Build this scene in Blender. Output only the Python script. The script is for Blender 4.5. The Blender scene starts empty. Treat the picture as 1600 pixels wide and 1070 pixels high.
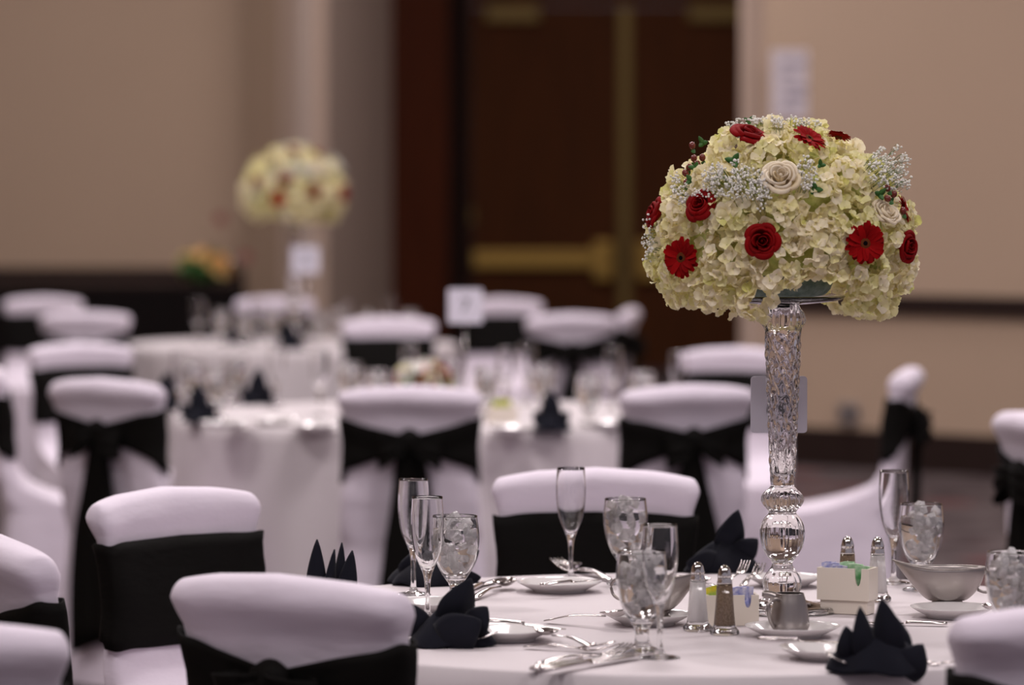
import bpy, math, random
from mathutils import Vector, Matrix, noise
random.seed(7)
R = math.radians
S = bpy.context.scene
COL = S.collection

# ------------------------------------------------------------------ camera, world, lights
F = 6044.0
CAMZ = 1.475
PITCH = math.atan(240.0 / F)
cd = bpy.data.cameras.new('camera')
cam = bpy.data.objects.new('camera', cd)
COL.objects.link(cam)
cam.location = (0, 0, CAMZ)
cam.rotation_euler = (R(90) - PITCH, 0, 0)
cd.sensor_width = 36.0
cd.lens = F / 1600 * 36
cd.dof.use_dof = True
cd.dof.focus_distance = 6.50
cd.dof.aperture_fstop = 2.9
cd.clip_end = 200
S.camera = cam

W = bpy.data.worlds.new('world')
S.world = W
W.use_nodes = True
W.node_tree.nodes['Background'].inputs[0].default_value = (0.80, 0.72, 0.84, 1)
W.node_tree.nodes['Background'].inputs[1].default_value = 0.32

def area(x, y, z, sx, sy, e, col):
    l = bpy.data.lights.new('ceiling_lamp_light', 'AREA')
    l.shape = 'RECTANGLE'; l.size = sx; l.size_y = sy; l.energy = e; l.color = col
    o = bpy.data.objects.new('ceiling_lamp_light', l)
    o.location = (x, y, z); COL.objects.link(o)
    return o
LAMPS = [(-3.4, 3.2, 78), (0.5, 2.6, 82), (3.6, 3.2, 62), (-3.4, 8.6, 100), (0.4, 9.0, 110), (3.8, 8.6, 84),
         (-3.6, 14.5, 110), (0.0, 14.8, 110), (3.6, 14.5, 88), (-3.0, 20.5, 100), (0.0, 20.5, 70), (-3.2, 25.5, 56), (0.7, 25.8, 78)]  # last entry is an added lamp that brightens the return wall by the doors
for (x, y, e) in LAMPS:
    area(x, y, 5.38, 1.1, 1.1, e * 1.17, (1.0, 0.915, 0.92))

S.view_settings.view_transform = 'Standard'
S.view_settings.look = 'None'
S.view_settings.gamma = 1.0
S.view_settings.use_curve_mapping = False
S.view_settings.exposure = 0.0
S.cycles.max_bounces = 14
S.cycles.transmission_bounces = 12
S.cycles.transparent_max_bounces = 12
S.cycles.sample_clamp_indirect = 6.0
S.cycles.use_denoising = True

# ------------------------------------------------------------------ pixel to world
def ray(px, py):
    x = (px - 800) / F; y = (535 - py) / F
    c, s = math.cos(PITCH), math.sin(PITCH)
    return Vector((x, c + y * s, -s + y * c))
def onz(px, py, z):
    d = ray(px, py); t = (z - CAMZ) / d.z
    return Vector((d.x * t, d.y * t, z))
def ony(px, py, Y):
    d = ray(px, py); t = Y / d.y
    return Vector((d.x * t, Y, CAMZ + d.z * t))

# ------------------------------------------------------------------ materials
def mat(name, col, rough=0.6, metal=0.0, trans=0.0, ior=1.45, bump=None, var=None, spec=None, sheen=0, sss=0, emit=None, coat=0, stretch=None):
    m = bpy.data.materials.new(name); m.use_nodes = True
    nt = m.node_tree; b = nt.nodes['Principled BSDF']
    b.inputs['Base Color'].default_value = (*col, 1)
    b.inputs['Roughness'].default_value = rough
    b.inputs['Metallic'].default_value = metal
    b.inputs['Transmission Weight'].default_value = trans
    b.inputs['IOR'].default_value = ior
    if spec is not None: b.inputs['Specular IOR Level'].default_value = spec
    if sheen: b.inputs['Sheen Weight'].default_value = sheen
    if coat: b.inputs['Coat Weight'].default_value = coat
    if sss:
        b.inputs['Subsurface Weight'].default_value = sss
        b.inputs['Subsurface Radius'].default_value = (0.01, 0.008, 0.004)
        b.inputs['Subsurface Scale'].default_value = 0.5
    tc = None
    if bump or var:
        tc = nt.nodes.new('ShaderNodeTexCoord')
        mp = nt.nodes.new('ShaderNodeMapping')
        nt.links.new(tc.outputs['Object'], mp.inputs[0])
        if stretch: mp.inputs['Scale'].default_value = stretch
    if bump:
        n = nt.nodes.new('ShaderNodeTexNoise'); n.inputs['Scale'].default_value = bump[0]; n.inputs['Detail'].default_value = 4
        nt.links.new(mp.outputs[0], n.inputs['Vector'])
        bp = nt.nodes.new('ShaderNodeBump'); bp.inputs['Strength'].default_value = bump[1]
        bp.inputs['Distance'].default_value = bump[2]
        nt.links.new(n.outputs[0], bp.inputs['Height']); nt.links.new(bp.outputs[0], b.inputs['Normal'])
    if var:   # (scale, second colour)
        n = nt.nodes.new('ShaderNodeTexNoise'); n.inputs['Scale'].default_value = var[0]; n.inputs['Detail'].default_value = 3
        nt.links.new(mp.outputs[0], n.inputs['Vector'])
        r = nt.nodes.new('ShaderNodeValToRGB')
        r.color_ramp.elements[0].position = 0.38; r.color_ramp.elements[1].position = 0.62
        r.color_ramp.elements[0].color = (*col, 1); r.color_ramp.elements[1].color = (*var[1], 1)
        nt.links.new(n.outputs[0], r.inputs[0]); nt.links.new(r.outputs[0], b.inputs['Base Color'])
    return m

def petal_mat(name, c1, c2, c3, rough=0.55, trl=0.25, spec=0.3):
    """petal: per-object random tint plus translucency"""
    m = bpy.data.materials.new(name); m.use_nodes = True
    nt = m.node_tree; b = nt.nodes['Principled BSDF']; out = nt.nodes['Material Output']
    g = nt.nodes.new('ShaderNodeNewGeometry'); oi = nt.nodes.new('ShaderNodeObjectInfo')
    ad = nt.nodes.new('ShaderNodeMath'); ad.operation = 'ADD'
    nt.links.new(g.outputs['Random Per Island'], ad.inputs[0]); nt.links.new(oi.outputs['Random'], ad.inputs[1])
    fr = nt.nodes.new('ShaderNodeMath'); fr.operation = 'FRACT'; nt.links.new(ad.outputs[0], fr.inputs[0])
    r = nt.nodes.new('ShaderNodeValToRGB')
    e = r.color_ramp.elements
    e[0].position = 0; e[0].color = (*c1, 1); e[1].position = 1; e[1].color = (*c3, 1)
    k = r.color_ramp.elements.new(0.6); k.color = (*c2, 1)
    nt.links.new(fr.outputs[0], r.inputs[0]); nt.links.new(r.outputs[0], b.inputs['Base Color'])
    b.inputs['Roughness'].default_value = rough; b.inputs['Specular IOR Level'].default_value = spec
    t = nt.nodes.new('ShaderNodeBsdfTranslucent'); nt.links.new(r.outputs[0], t.inputs[0])
    mx = nt.nodes.new('ShaderNodeMixShader'); mx.inputs[0].default_value = trl
    nt.links.new(b.outputs[0], mx.inputs[1]); nt.links.new(t.outputs[0], mx.inputs[2]); nt.links.new(mx.outputs[0], out.inputs[0])
    return m

MT = dict(
    cover=mat('white_spandex', (0.73, 0.655, 0.745), 0.62, bump=(9, 0.35, 0.012), sheen=0.15, spec=0.25, stretch=(1, 1, 2.2)),
    cloth=mat('white_tablecloth', (0.61, 0.56, 0.575), 0.8, bump=(7, 0.3, 0.006), spec=0.15, stretch=(0.6, 2.2, 1)),
    sash=mat('black_satin_sash', (0.0060, 0.0054, 0.0048), 0.65, bump=(30, 0.4, 0.004), spec=0.07, stretch=(1, 1, 3)),
    navy=mat('black_napkin_cloth', (0.0085, 0.0090, 0.015), 0.85, bump=(260, 0.3, 0.001), sheen=0.06, spec=0.15),
    glass=mat('clear_glass', (1, 1, 1), 0.0, trans=1.0, ior=1.45),
    thick=mat('crystal_glass', (1.0, 0.985, 0.99), 0.0, trans=1.0, ior=1.5),
    water=mat('water', (1, 1, 1), 0.0, trans=1.0, ior=1.33),
    ice=mat('ice', (1.0, 0.98, 0.98), 0.14, trans=0.66, ior=1.31, bump=(90, 0.8, 0.004)),
    china=mat('white_china', (0.74, 0.71, 0.70), 0.12, coat=0.3),
    cream=mat('cream_ceramic', (0.72, 0.65, 0.56), 0.3),
    silver=mat('polished_flatware', (0.66, 0.62, 0.60), 0.13, metal=1.0),
    chrome=mat('chrome_cap', (0.75, 0.72, 0.70), 0.1, metal=1.0),
    steel=mat('brushed_steel', (0.36, 0.325, 0.31), 0.36, metal=1.0, bump=(60, 0.3, 0.001), stretch=(1, 1, 0.05)),
    salt=mat('salt', (0.95, 0.91, 0.90), 0.9, bump=(500, 0.4, 0.001)),
    pepper=mat('ground_pepper', (0.20, 0.135, 0.085), 0.9, var=(420, (0.32, 0.23, 0.16))),
    wall=mat('beige_wall_vinyl', (0.435, 0.318, 0.232), 0.75, bump=(120, 0.2, 0.002), var=(0.5, (0.45, 0.328, 0.24)), spec=0.2),
    pale=mat('pale_paint_and_lit_edge', (0.52, 0.395, 0.32), 0.7, bump=(90, 0.15, 0.002), spec=0.2),
    grey=mat('taupe_return_wall', (0.44, 0.35, 0.30), 0.75, bump=(90, 0.15, 0.002), spec=0.2),
    wood=mat('dark_walnut', (0.058, 0.020, 0.0075), 0.6, var=(3, (0.070, 0.023, 0.008)), stretch=(4, 4, 0.4), spec=0.06),
    redwood=mat('dark_red_mahogany', (0.062, 0.016, 0.007), 0.5, var=(3, (0.075, 0.019, 0.008)), stretch=(4, 4, 0.4), spec=0.08),
    rail=mat('espresso_rail', (0.022, 0.012, 0.010), 0.6, spec=0.15),
    brass=mat('antique_brass', (0.34, 0.215, 0.055), 0.45, metal=0.8),
    olive=mat('tarnished_brass', (0.15, 0.10, 0.03), 0.5, metal=0.6),
    paper=mat('paper', (0.78, 0.71, 0.76), 0.8),
    card=mat('white_card', (0.66, 0.63, 0.72), 0.5, spec=0.3),
    ink=mat('black_ink', (0.012, 0.012, 0.013), 0.6),
    faint=mat('grey_print', (0.42, 0.38, 0.46), 0.8),
    ceil=mat('ceiling_plaster', (0.62, 0.56, 0.52), 0.9, bump=(40, 0.2, 0.004)),
    blackcloth=mat('black_table_skirt', (0.010, 0.008, 0.008), 0.95, spec=0.05),
    green=mat('leaf_green', (0.04, 0.13, 0.025), 0.5),
    foam=mat('wet_floral_foam', (0.10, 0.15, 0.13), 0.7, var=(60, (0.20, 0.26, 0.24)), bump=(60, 0.5, 0.004)),
    berry=mat('dark_red_berry', (0.16, 0.025, 0.018), 0.25, spec=0.6),
    stamen=mat('gerbera_brown', (0.13, 0.035, 0.012), 0.9, spec=0.05, bump=(600, 0.6, 0.002)),
    dark=mat('gerbera_black', (0.006, 0.004, 0.005), 0.9, spec=0.02, bump=(600, 0.6, 0.002)),
    gyp=mat('babys_breath_white', (0.80, 0.78, 0.72), 0.7),
    hyd=petal_mat('hydrangea_cream', (0.98, 0.91, 0.74), (0.97, 0.89, 0.64), (0.90, 0.84, 0.44), trl=0.36),
    hydg=petal_mat('hydrangea_lime', (0.90, 0.86, 0.46), (0.94, 0.88, 0.58), (0.78, 0.77, 0.26), trl=0.36),
    hydc=mat('hydrangea_eye', (0.62, 0.62, 0.25), 0.6),
    under=mat('hydrangea_stalks', (0.52, 0.52, 0.18), 0.8, var=(70, (0.40, 0.44, 0.12)), bump=(80, 0.6, 0.006)),
    redrose=petal_mat('red_rose_petal', (0.19, 0.0006, 0.0015), (0.25, 0.001, 0.002), (0.14, 0.0005, 0.001), 0.7, 0.06, 0.12),
    redger=petal_mat('red_gerbera_petal', (0.26, 0.0012, 0.002), (0.32, 0.002, 0.003), (0.19, 0.0008, 0.0015), 0.75, 0.06, 0.10),
    whiterose=petal_mat('white_rose_petal', (0.99, 0.90, 0.72), (0.99, 0.91, 0.76), (0.98, 0.86, 0.60), 0.5, 0.36),
    orange=petal_mat('orange_petal', (0.75, 0.30, 0.10), (0.80, 0.50, 0.20), (0.70, 0.62, 0.25), 0.6, 0.2),
    pinkp=petal_mat('magenta_petal', (0.45, 0.03, 0.12), (0.65, 0.02, 0.02), (0.60, 0.03, 0.04), 0.6, 0.2),
    palered=petal_mat('pale_red_petal', (0.34, 0.12, 0.11), (0.38, 0.15, 0.14), (0.30, 0.10, 0.09)),
    yellow=mat('yellow_packet', (0.75, 0.60, 0.03), 0.5, var=(60, (0.25, 0.45, 0.08))),
    blue=mat('white_blue_packet', (0.70, 0.68, 0.80), 0.5, var=(90, (0.28, 0.30, 0.62))),
    gpack=mat('green_packet', (0.12, 0.40, 0.14), 0.45, var=(45, (0.50, 0.70, 0.48))),
    lamp=None,
)
def carpet():
    m = bpy.data.materials.new('patterned_carpet'); m.use_nodes = True
    nt = m.node_tree; b = nt.nodes['Principled BSDF']; b.inputs['Roughness'].default_value = 0.95
    b.inputs['Specular IOR Level'].default_value = 0.1
    tc = nt.nodes.new('ShaderNodeTexCoord')
    v = nt.nodes.new('ShaderNodeTexVoronoi'); v.inputs['Scale'].default_value = 1.7
    n = nt.nodes.new('ShaderNodeTexNoise'); n.inputs['Scale'].default_value = 3.5; n.inputs['Detail'].default_value = 5
    nt.links.new(tc.outputs['Object'], n.inputs['Vector']); nt.links.new(tc.outputs['Object'], v.inputs['Vector'])
    r1 = nt.nodes.new('ShaderNodeValToRGB'); r1.color_ramp.elements[0].color = (0.050, 0.036, 0.038, 1)
    r1.color_ramp.elements[1].color = (0.105, 0.083, 0.083, 1); r1.color_ramp.elements[0].position = .4; r1.color_ramp.elements[1].position = .6
    nt.links.new(n.outputs[0], r1.inputs[0])
    r2 = nt.nodes.new('ShaderNodeValToRGB'); r2.color_ramp.elements[0].position = .16; r2.color_ramp.elements[1].position = .3
    r2.color_ramp.elements[0].color = (1, 1, 1, 1); r2.color_ramp.elements[1].color = (0, 0, 0, 1)
    nt.links.new(v.outputs['Distance'], r2.inputs[0])
    mx = nt.nodes.new('ShaderNodeMix'); mx.data_type = 'RGBA'
    nt.links.new(r2.outputs[0], mx.inputs[0]); nt.links.new(r1.outputs[0], mx.inputs[6]); mx.inputs[7].default_value = (0.125, 0.048, 0.048, 1)
    nt.links.new(mx.outputs[2], b.inputs['Base Color'])
    return m
MT['carpet'] = carpet()
def lampmat():
    m = bpy.data.materials.new('lamp_diffuser'); m.use_nodes = True
    b = m.node_tree.nodes['Principled BSDF']
    b.inputs['Emission Color'].default_value = (1, .92, .95, 1); b.inputs['Emission Strength'].default_value = 3
    return m
MT['lamp'] = lampmat()

# ------------------------------------------------------------------ mesh helpers
def mk(name, vf, m, parent=None, loc=None, rot=None, smooth=True, mats=None, fm=None):
    if isinstance(vf, bpy.types.Mesh): me = vf
    else:
        me = bpy.data.meshes.new(name); me.from_pydata([tuple(v) for v in vf[0]], [], vf[1])
        me.update()
        for q in (mats or [m]): me.materials.append(MT[q] if isinstance(q, str) else q)
        if fm:
            for p, i in zip(me.polygons, fm): p.material_index = i
        if smooth: me.polygons.foreach_set('use_smooth', [True] * len(me.polygons))
    o = bpy.data.objects.new(name, me); COL.objects.link(o)
    if parent: o.parent = parent
    if loc is not None: o.location = loc
    if rot is not None: o.rotation_euler = rot
    return o
def empty(name, loc=(0, 0, 0), rz=0):
    o = bpy.data.objects.new(name, None); COL.objects.link(o); o.location = loc; o.rotation_euler = (0, 0, rz)
    o.empty_display_size = 0.1
    return o
def tag(o, label=None, cat=None, group=None, kind=None):
    if label: o['label'] = label
    if cat: o['category'] = cat
    if group: o['group'] = group
    if kind: o['kind'] = kind
    return o
KIDS = {}
def children(o): return [c for c in bpy.data.objects if c.parent == o]
def copy_tree(src, parent=None, kids=None):
    if kids is None:
        kids = {}
        for c in bpy.data.objects:
            if c.parent: kids.setdefault(c.parent.name, []).append(c)
    c = src.copy(); COL.objects.link(c)
    c.parent = parent
    for ch in kids.get(src.name, []): copy_tree(ch, c, kids)
    return c
def join(parts):
    V, Fc = [], []
    for v, f in parts:
        n = len(V); V += list(v); Fc += [tuple(i + n for i in q) for q in f]
    return V, Fc
def xf(vf, M):
    return [M @ Vector(v) for v in vf[0]], vf[1]
def box(x0, x1, y0, y1, z0, z1, bv=0.0):
    if bv <= 0:
        V = [(x, y, z) for x in (x0, x1) for y in (y0, y1) for z in (z0, z1)]
        return V, [(0, 1, 3, 2), (4, 6, 7, 5), (0, 4, 5, 1), (2, 3, 7, 6), (0, 2, 6, 4), (1, 5, 7, 3)]
    # bevelled: loft of rounded rectangles
    def loop(z, ins):
        pts = []
        for cx, cy, a0 in ((x1 - bv, y1 - bv, 0), (x0 + bv, y1 - bv, 90), (x0 + bv, y0 + bv, 180), (x1 - bv, y0 + bv, 270)):
            for k in range(4):
                a = R(a0 + k * 30); rr = max(bv - ins, 1e-5)
                pts.append((cx + rr * math.cos(a), cy + rr * math.sin(a), z))
        return pts
    loops = []
    for k in range(4):
        a = R(90 * k / 3); loops.append(loop(z0 + bv - bv * math.cos(a), bv - bv * math.sin(a)))
    for k in range(4):
        a = R(90 * k / 3); loops.append(loop(z1 - bv + bv * math.sin(a), bv - bv * math.cos(a)))
    return loft(loops, True, True)
def loft(loops, cap0=False, cap1=False, closed=True):
    n = len(loops[0]); V = [p for l in loops for p in l]; Fc = []
    for i in range(len(loops) - 1):
        for j in range(n if closed else n - 1):
            k = (j + 1) % n
            Fc.append((i * n + j, i * n + k, (i + 1) * n + k, (i + 1) * n + j))
    if cap0: Fc.append(tuple(reversed(range(n))))
    if cap1: Fc.append(tuple((len(loops) - 1) * n + j for j in range(n)))
    return V, Fc
def lathe(prof, seg=32, fn=None):
    loops = []
    for (r, z) in prof:
        l = []
        for k in range(seg):
            a = 2 * math.pi * k / seg
            rr = r * (fn(a, z) if fn else 1)
            l.append((rr * math.cos(a), rr * math.sin(a), z))
        loops.append(l)
    V, Fc = loft(loops)
    if prof[0][0] > 1e-6: Fc.append(tuple(reversed(range(seg))))
    if prof[-1][0] > 1e-6: Fc.append(tuple((len(loops) - 1) * seg + j for j in range(seg)))
    return V, Fc
def smoothprof(pts, n=4):
    """catmull-rom resample of (r,z) points"""
    out = []
    for i in range(len(pts) - 1):
        p0 = pts[max(i - 1, 0)]; p1 = pts[i]; p2 = pts[i + 1]; p3 = pts[min(i + 2, len(pts) - 1)]
        for k in range(n):
            t = k / n
            q = [0.5 * (2 * p1[c] + (p2[c] - p0[c]) * t + (2 * p0[c] - 5 * p1[c] + 4 * p2[c] - p3[c]) * t * t + (3 * p1[c] - p0[c] - 3 * p2[c] + p3[c]) * t ** 3) for c in range(len(p1))]
            if len(q) == 2: q[0] = max(q[0], 1e-4)
            out.append(tuple(q))
    out.append(pts[-1]); return out
def tube(path, rad, seg=8, flat=1.0):
    path = [Vector(p) for p in path]; loops = []
    if not isinstance(rad, (list, tuple)): rad = [rad] * len(path)
    up = Vector((0, 0, 1))
    for i, p in enumerate(path):
        t = (path[min(i + 1, len(path) - 1)] - path[max(i - 1, 0)]).normalized()
        s = t.cross(up)
        if s.length < 1e-3: s = t.cross(Vector((0, 1, 0)))
        s.normalize(); u = s.cross(t)
        loops.append([tuple(p + s * rad[i] * math.cos(2 * math.pi * k / seg) + u * rad[i] * flat * math.sin(2 * math.pi * k / seg)) for k in range(seg)])
    return loft(loops, True, True)
def sphere(c, r, u=10, v=6, sc=(1, 1, 1)):
    V = []; loops = []
    for i in range(1, v):
        a = math.pi * i / v
        loops.append([(c[0] + r * sc[0] * math.sin(a) * math.cos(2 * math.pi * k / u), c[1] + r * sc[1] * math.sin(a) * math.sin(2 * math.pi * k / u), c[2] - r * sc[2] * math.cos(a)) for k in range(u)])
    V, Fc = loft(loops)
    n = len(V); V += [(c[0], c[1], c[2] - r * sc[2]), (c[0], c[1], c[2] + r * sc[2])]
    m = (v - 2) * u
    for k in range(u):
        Fc.append((n, (k + 1) % u, k)); Fc.append((n + 1, m + k, m + (k + 1) % u))
    return V, Fc
def extrude_poly(pts, y0, y1):
    n = len(pts)
    V = [(x, y0, z) for x, z in pts] + [(x, y1, z) for x, z in pts]
    Fc = [tuple(range(n)), tuple(reversed(range(n, 2 * n)))] + [(i, i + n, (i + 1) % n + n, (i + 1) % n) for i in range(n)]
    return V, Fc
def solidify(o, t, off=0):
    md = o.modifiers.new('thickness', 'SOLIDIFY'); md.thickness = t; md.offset = off
    return o

# ------------------------------------------------------------------ room shell
def struct(name, vf, m, parent=None, smooth=False):
    o = mk(name, vf, m, parent, smooth=smooth)
    if not parent: o['kind'] = 'structure'
    return o
def prism_wall(p, q, z0, z1, t):
    """vertical slab from p to q, thickness t away from camera"""
    p = Vector((p[0], p[1])); q = Vector((q[0], q[1])); d = (q - p).normalized(); n = Vector((-d.y, d.x)) * t
    a = [p, q, q + n, p + n]
    V = [(v.x, v.y, z) for z in (z0, z1) for v in a]
    return V, [(0, 3, 2, 1), (4, 5, 6, 7), (0, 1, 5, 4), (1, 2, 6, 5), (2, 3, 7, 6), (3, 0, 4, 7)]
YB = 28.9
struct('floor', box(-9.2, 9.2, -9, 32.5, -0.08, 0.0), 'carpet')
struct('ceiling', box(-9.2, 9.2, -2, 32.5, 5.6, 5.75), 'ceil')
xp0 = ony(385, 300, YB).x; xp1 = ony(437, 300, 28.5).x; xp2 = ony(490, 300, 28.2).x
xs = ony(612, 300, 30.7).x; xd0 = ony(700, 300, 30.9).x; xd1 = ony(735, 300, 31.2).x
xm = ony(983, 300, 31.2).x
xr = ony(1163, 300, 20.9).x; xr2 = ony(1600, 300, 19.7).x
sl = (19.7 - 20.9) / (xr2 - xr)
struct('wall_back', prism_wall((-9, YB), (xp0, YB), 0, 5.6, 0.2), 'wall')
struct('wall_left', box(-9.2, -9.0, -2, YB + .2, 0, 5.6), 'wall')
xe = 8.9; ye = 20.9 + sl * (xe - xr)
struct('wall_right', prism_wall((xr + 0.10, 20.9 + sl * .10), (xe, ye), 0, 5.6, 0.2), 'wall')
struct('trim_1', prism_wall((xp0 - .02, 28.85), (xp1, 28.5), 0, 5.6, 0.15), 'wall')          # splayed pilaster side
struct('trim_2', prism_wall((xp1, 28.5), (xp2, 28.2), 0, 5.6, 0.12), 'pale')
struct('trim_3', prism_wall((xp2, 28.21), (xs, 30.75), 0, 5.6, 0.12), 'grey')
struct('trim_4', box(xr - .0, xr + .10, 20.83, 21.3, 0, 5.6), 'pale')                          # edge of right wall, its light put into a paler colour
struct('wall_recess', box(xr + .75, xr + .87, 21.15, 31.6, 0, 5.6), 'grey')
# dark timber surround of the doors
struct('trim_5', prism_wall((xs - .02, 30.74), (xd0, 30.9), 0, 5.6, 0.15), 'redwood')
struct('trim_6', prism_wall((xd0, 30.9), (xd1, 31.15), 0, 5.6, 0.15), 'rail')
struct('trim_10', box(xm + 1.08, 2.6, 31.16, 31.35, 0, 5.6), 'wood')
struct('trim_7', box(xd1 - .05, 2.6, 31.16, 31.35, 2.95, 5.6), 'wood')
# chair rails and skirting
zr = [ony(200, 418, YB - .05).z, ony(200, 447, YB - .05).z]
struct('trim_8', box(-9, xp0, YB - .06, YB - .001, zr[1], zr[0], 0.015), 'rail')
struct('wall_wainscot', box(-9, xp0, YB - .03, YB - .001, 0.0, zr[1]), 'rail')
def rail_right(z0, z1, t):
    d = Vector((xe - xr - .1, ye - 20.9)).normalized()
    return prism_wall((xr + .11, 20.9 + sl * .11 - t), (xe, ye - t), z0, z1, t - .002)
struct('trim_9', rail_right(ony(1500, 492, 20.0).z, ony(1500, 462, 20.0).z, 0.05), 'rail')
struct('baseboard_right', rail_right(0, ony(1500, 678, 20.0).z, 0.03), 'rail')
# double door
d1 = empty('door_1', (0, 31.2, 0)); d1['kind'] = 'structure'
xm = ony(983, 300, 31.2).x
def brassz(py): return ony(900, py, 31.1).z
def leaf(x0, x1, side):
    lf = mk('door_leaf', box(x0, x1, -0.02, 0.03, 0.02, 2.94, 0.006), 'wood', d1, smooth=False)
    zb = brassz(405); s = -1 if side == 'l' else 1
    xin = x1 if side == 'l' else x0     # meeting edge
    xo = x0 if side == 'l' else x1
    mk('push_bar', box(min(xin + s * .1, xo - s * .02), max(xin + s * .1, xo - s * .02), -.10, -.04, zb - .07, zb + .07, .012), 'brass', lf, smooth=False)
    mk('latch_case', box(xin + (s * .20 if s < 0 else .04), xin + (-.04 if s < 0 else .20), -.11, -.02, zb - .17, zb + .15, .02), 'brass', lf, smooth=False)
    zc = brassz(22)
    cx = (x0 + .12, x0 + .56) if side == 'l' else (x0 + .45, x0 + .95)
    mk('door_closer', box(cx[0], cx[1], -.09, -.02, zc - .06, zc + .07, .015), 'olive', lf, smooth=False)
    mk('hinge_plate', box(xo - .01 if s < 0 else xo - .03, xo + .03 if s < 0 else xo + .01, -.03, -.02, 1.2, 1.32), 'olive', lf, smooth=False)
    return lf
leaf(xd1, xm - .09, 'l'); leaf(xm + .02, xm + 1.10, 'r')
mk('astragal', box(xm - .09, xm + .02, -.045, .02, .02, 2.94, .01), 'olive', d1, smooth=False)
# ceiling lamps (out of view; the last one added to light the return wall)
ROWN = ['nearest', 'second', 'third', 'fourth', 'farthest']
for i, (x, y, e) in enumerate(LAMPS):
    l = empty('ceiling_light', (x, y, 5.40))
    tag(l, 'square recessed ceiling light out of view overhead, %s row, %s column' % (ROWN[min(int((y - 2) / 5.2), 4)], 'left' if x < -1 else ('right' if x > 1.5 else 'centre')), 'light', 'recessed ceiling lights')
    mk('frame', join([box(-.62, .62, -.62, -.57, 0.0, .2), box(-.62, .62, .57, .62, 0.0, .2), box(-.62, -.57, -.57, .57, 0.0, .2), box(.57, .62, -.57, .57, 0.0, .2)]), 'china', l, smooth=False)
    mk('diffuser', box(-.57, .57, -.57, .57, .02, .05), 'lamp', l, smooth=False)
# paper sheet and socket on right wall
def ywall(px): 
    t = (px - 800) / F
    return (20.9 - sl * xr) / (1 - sl * t) 
yw = ywall(1240); a = ony(1204, 78, yw - .012); b_ = ony(1279, 186, yw - .012)
nt_ = mk('paper_notice', extrude_poly([(a.x, b_.z), (b_.x, b_.z), (b_.x, a.z), (a.x, a.z)], 0, .004), 'paper', None, (0, yw - .06, 0), smooth=False)
tag(nt_, 'pale paper notice pinned high on the right beige wall above the bouquet', 'notice')
for k, (f0, f1, h) in enumerate([(.22, .8, .2), (.2, .5, .36), (.25, .75, .55), (.3, .7, .68), (.2, .6, .82)]):
    w_ = b_.x - a.x; hh = a.z - b_.z
    mk('printed_line', box(a.x + w_ * f0, a.x + w_ * f1, -.0015, 0, a.z - hh * h - .012, a.z - hh * h + .012), 'faint', nt_, smooth=False)
yw = ywall(1326); c = ony(1326, 645, yw)
so = empty('wall_socket', (c.x, yw - .05, c.z)); tag(so, 'small metal wall socket plate low on the right beige wall', 'socket')
mk('cover_plate', box(-.06, .06, 0, .05, -.055, .055, .004), 'steel', so, smooth=False)
for sx in (-.028, .028): mk('outlet', lathe([(.0001, 0), (.018, 0), (.018, .004), (.0001, .004)], 16), 'rail', so, (sx, -.001, 0), (R(90), 0, 0))

# ------------------------------------------------------------------ tables
def table(name, cx, cy, rad, lab_t, lab_c, seed, th=0.745):
    t = empty(name, (cx, cy, 0)); tag(t, lab_t, 'table', 'round banquet tables')
    mk('tabletop', lathe([(.0001, th - .02), (rad - .01, th - .02), (rad - .006, th - .01), (rad - .01, th), (.0001, th)], 64), 'wood', t)
    for s in (-1, 1):
        for q in (-1, 1):
            mk('leg', tube([(s * .35, q * .3, th - .02), (s * .42, q * .36, 0.0)], .016), 'steel', t)
    rnd = random.Random(seed); ph = [rnd.uniform(0, 6.28) for _ in range(6)]
    seg = 192; loops = []
    for rr in (0.002, rad * .35, rad * .7, rad * .92, rad * .985):
        loops.append([(rr * math.cos(2 * math.pi * k / seg), rr * math.sin(2 * math.pi * k / seg), .76) for k in range(seg)])
    for i in range(16):
        u = i / 15
        z = .756 - u ** 1.1 * .742
        if i == 0: z = .757
        l = []
        for k in range(seg):
            a_ = 2 * math.pi * k / seg
            fold = .5 * math.sin(11 * a_ + ph[0]) + .35 * math.sin(17 * a_ + ph[1] + u) + .3 * math.sin(6 * a_ + ph[2]) + .2 * math.sin(29 * a_ + ph[3])
            rr = rad + .004 + .004 * min(u * 10, 1) + .024 * (u ** .7) * fold - .005 * u
            l.append((rr * math.cos(a_), rr * math.sin(a_), z))
        loops.append(l)
    V, Fc = loft(loops, True, False)
    c_ = mk('tablecloth', (V, Fc), 'cloth', None, (cx, cy, 0)); tag(c_, lab_c, 'tablecloth', 'white round tablecloths')
    return t
T1 = onz(1080, 965, .76); table('banquet_table', T1.x, T1.y, .765, 'nearest round banquet table, hidden under the white cloth set around the tall bouquet', 'white cloth on the nearest round table, under the tall crystal vase', 1)
T2 = (-.20, 12.25); table('banquet_table', T2[0], T2[1], .87, 'middle round banquet table, under the cloth behind the wineglasses', 'white cloth on the large middle table, hanging in soft folds', 2)
T3 = onz(455, 536.5, .76); table('banquet_table', T3.x, T3.y, .765, 'far left round banquet table that carries the blurred bouquet', 'white cloth on the far left table under the blurred bouquet', 3)
T1z = .7605

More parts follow.
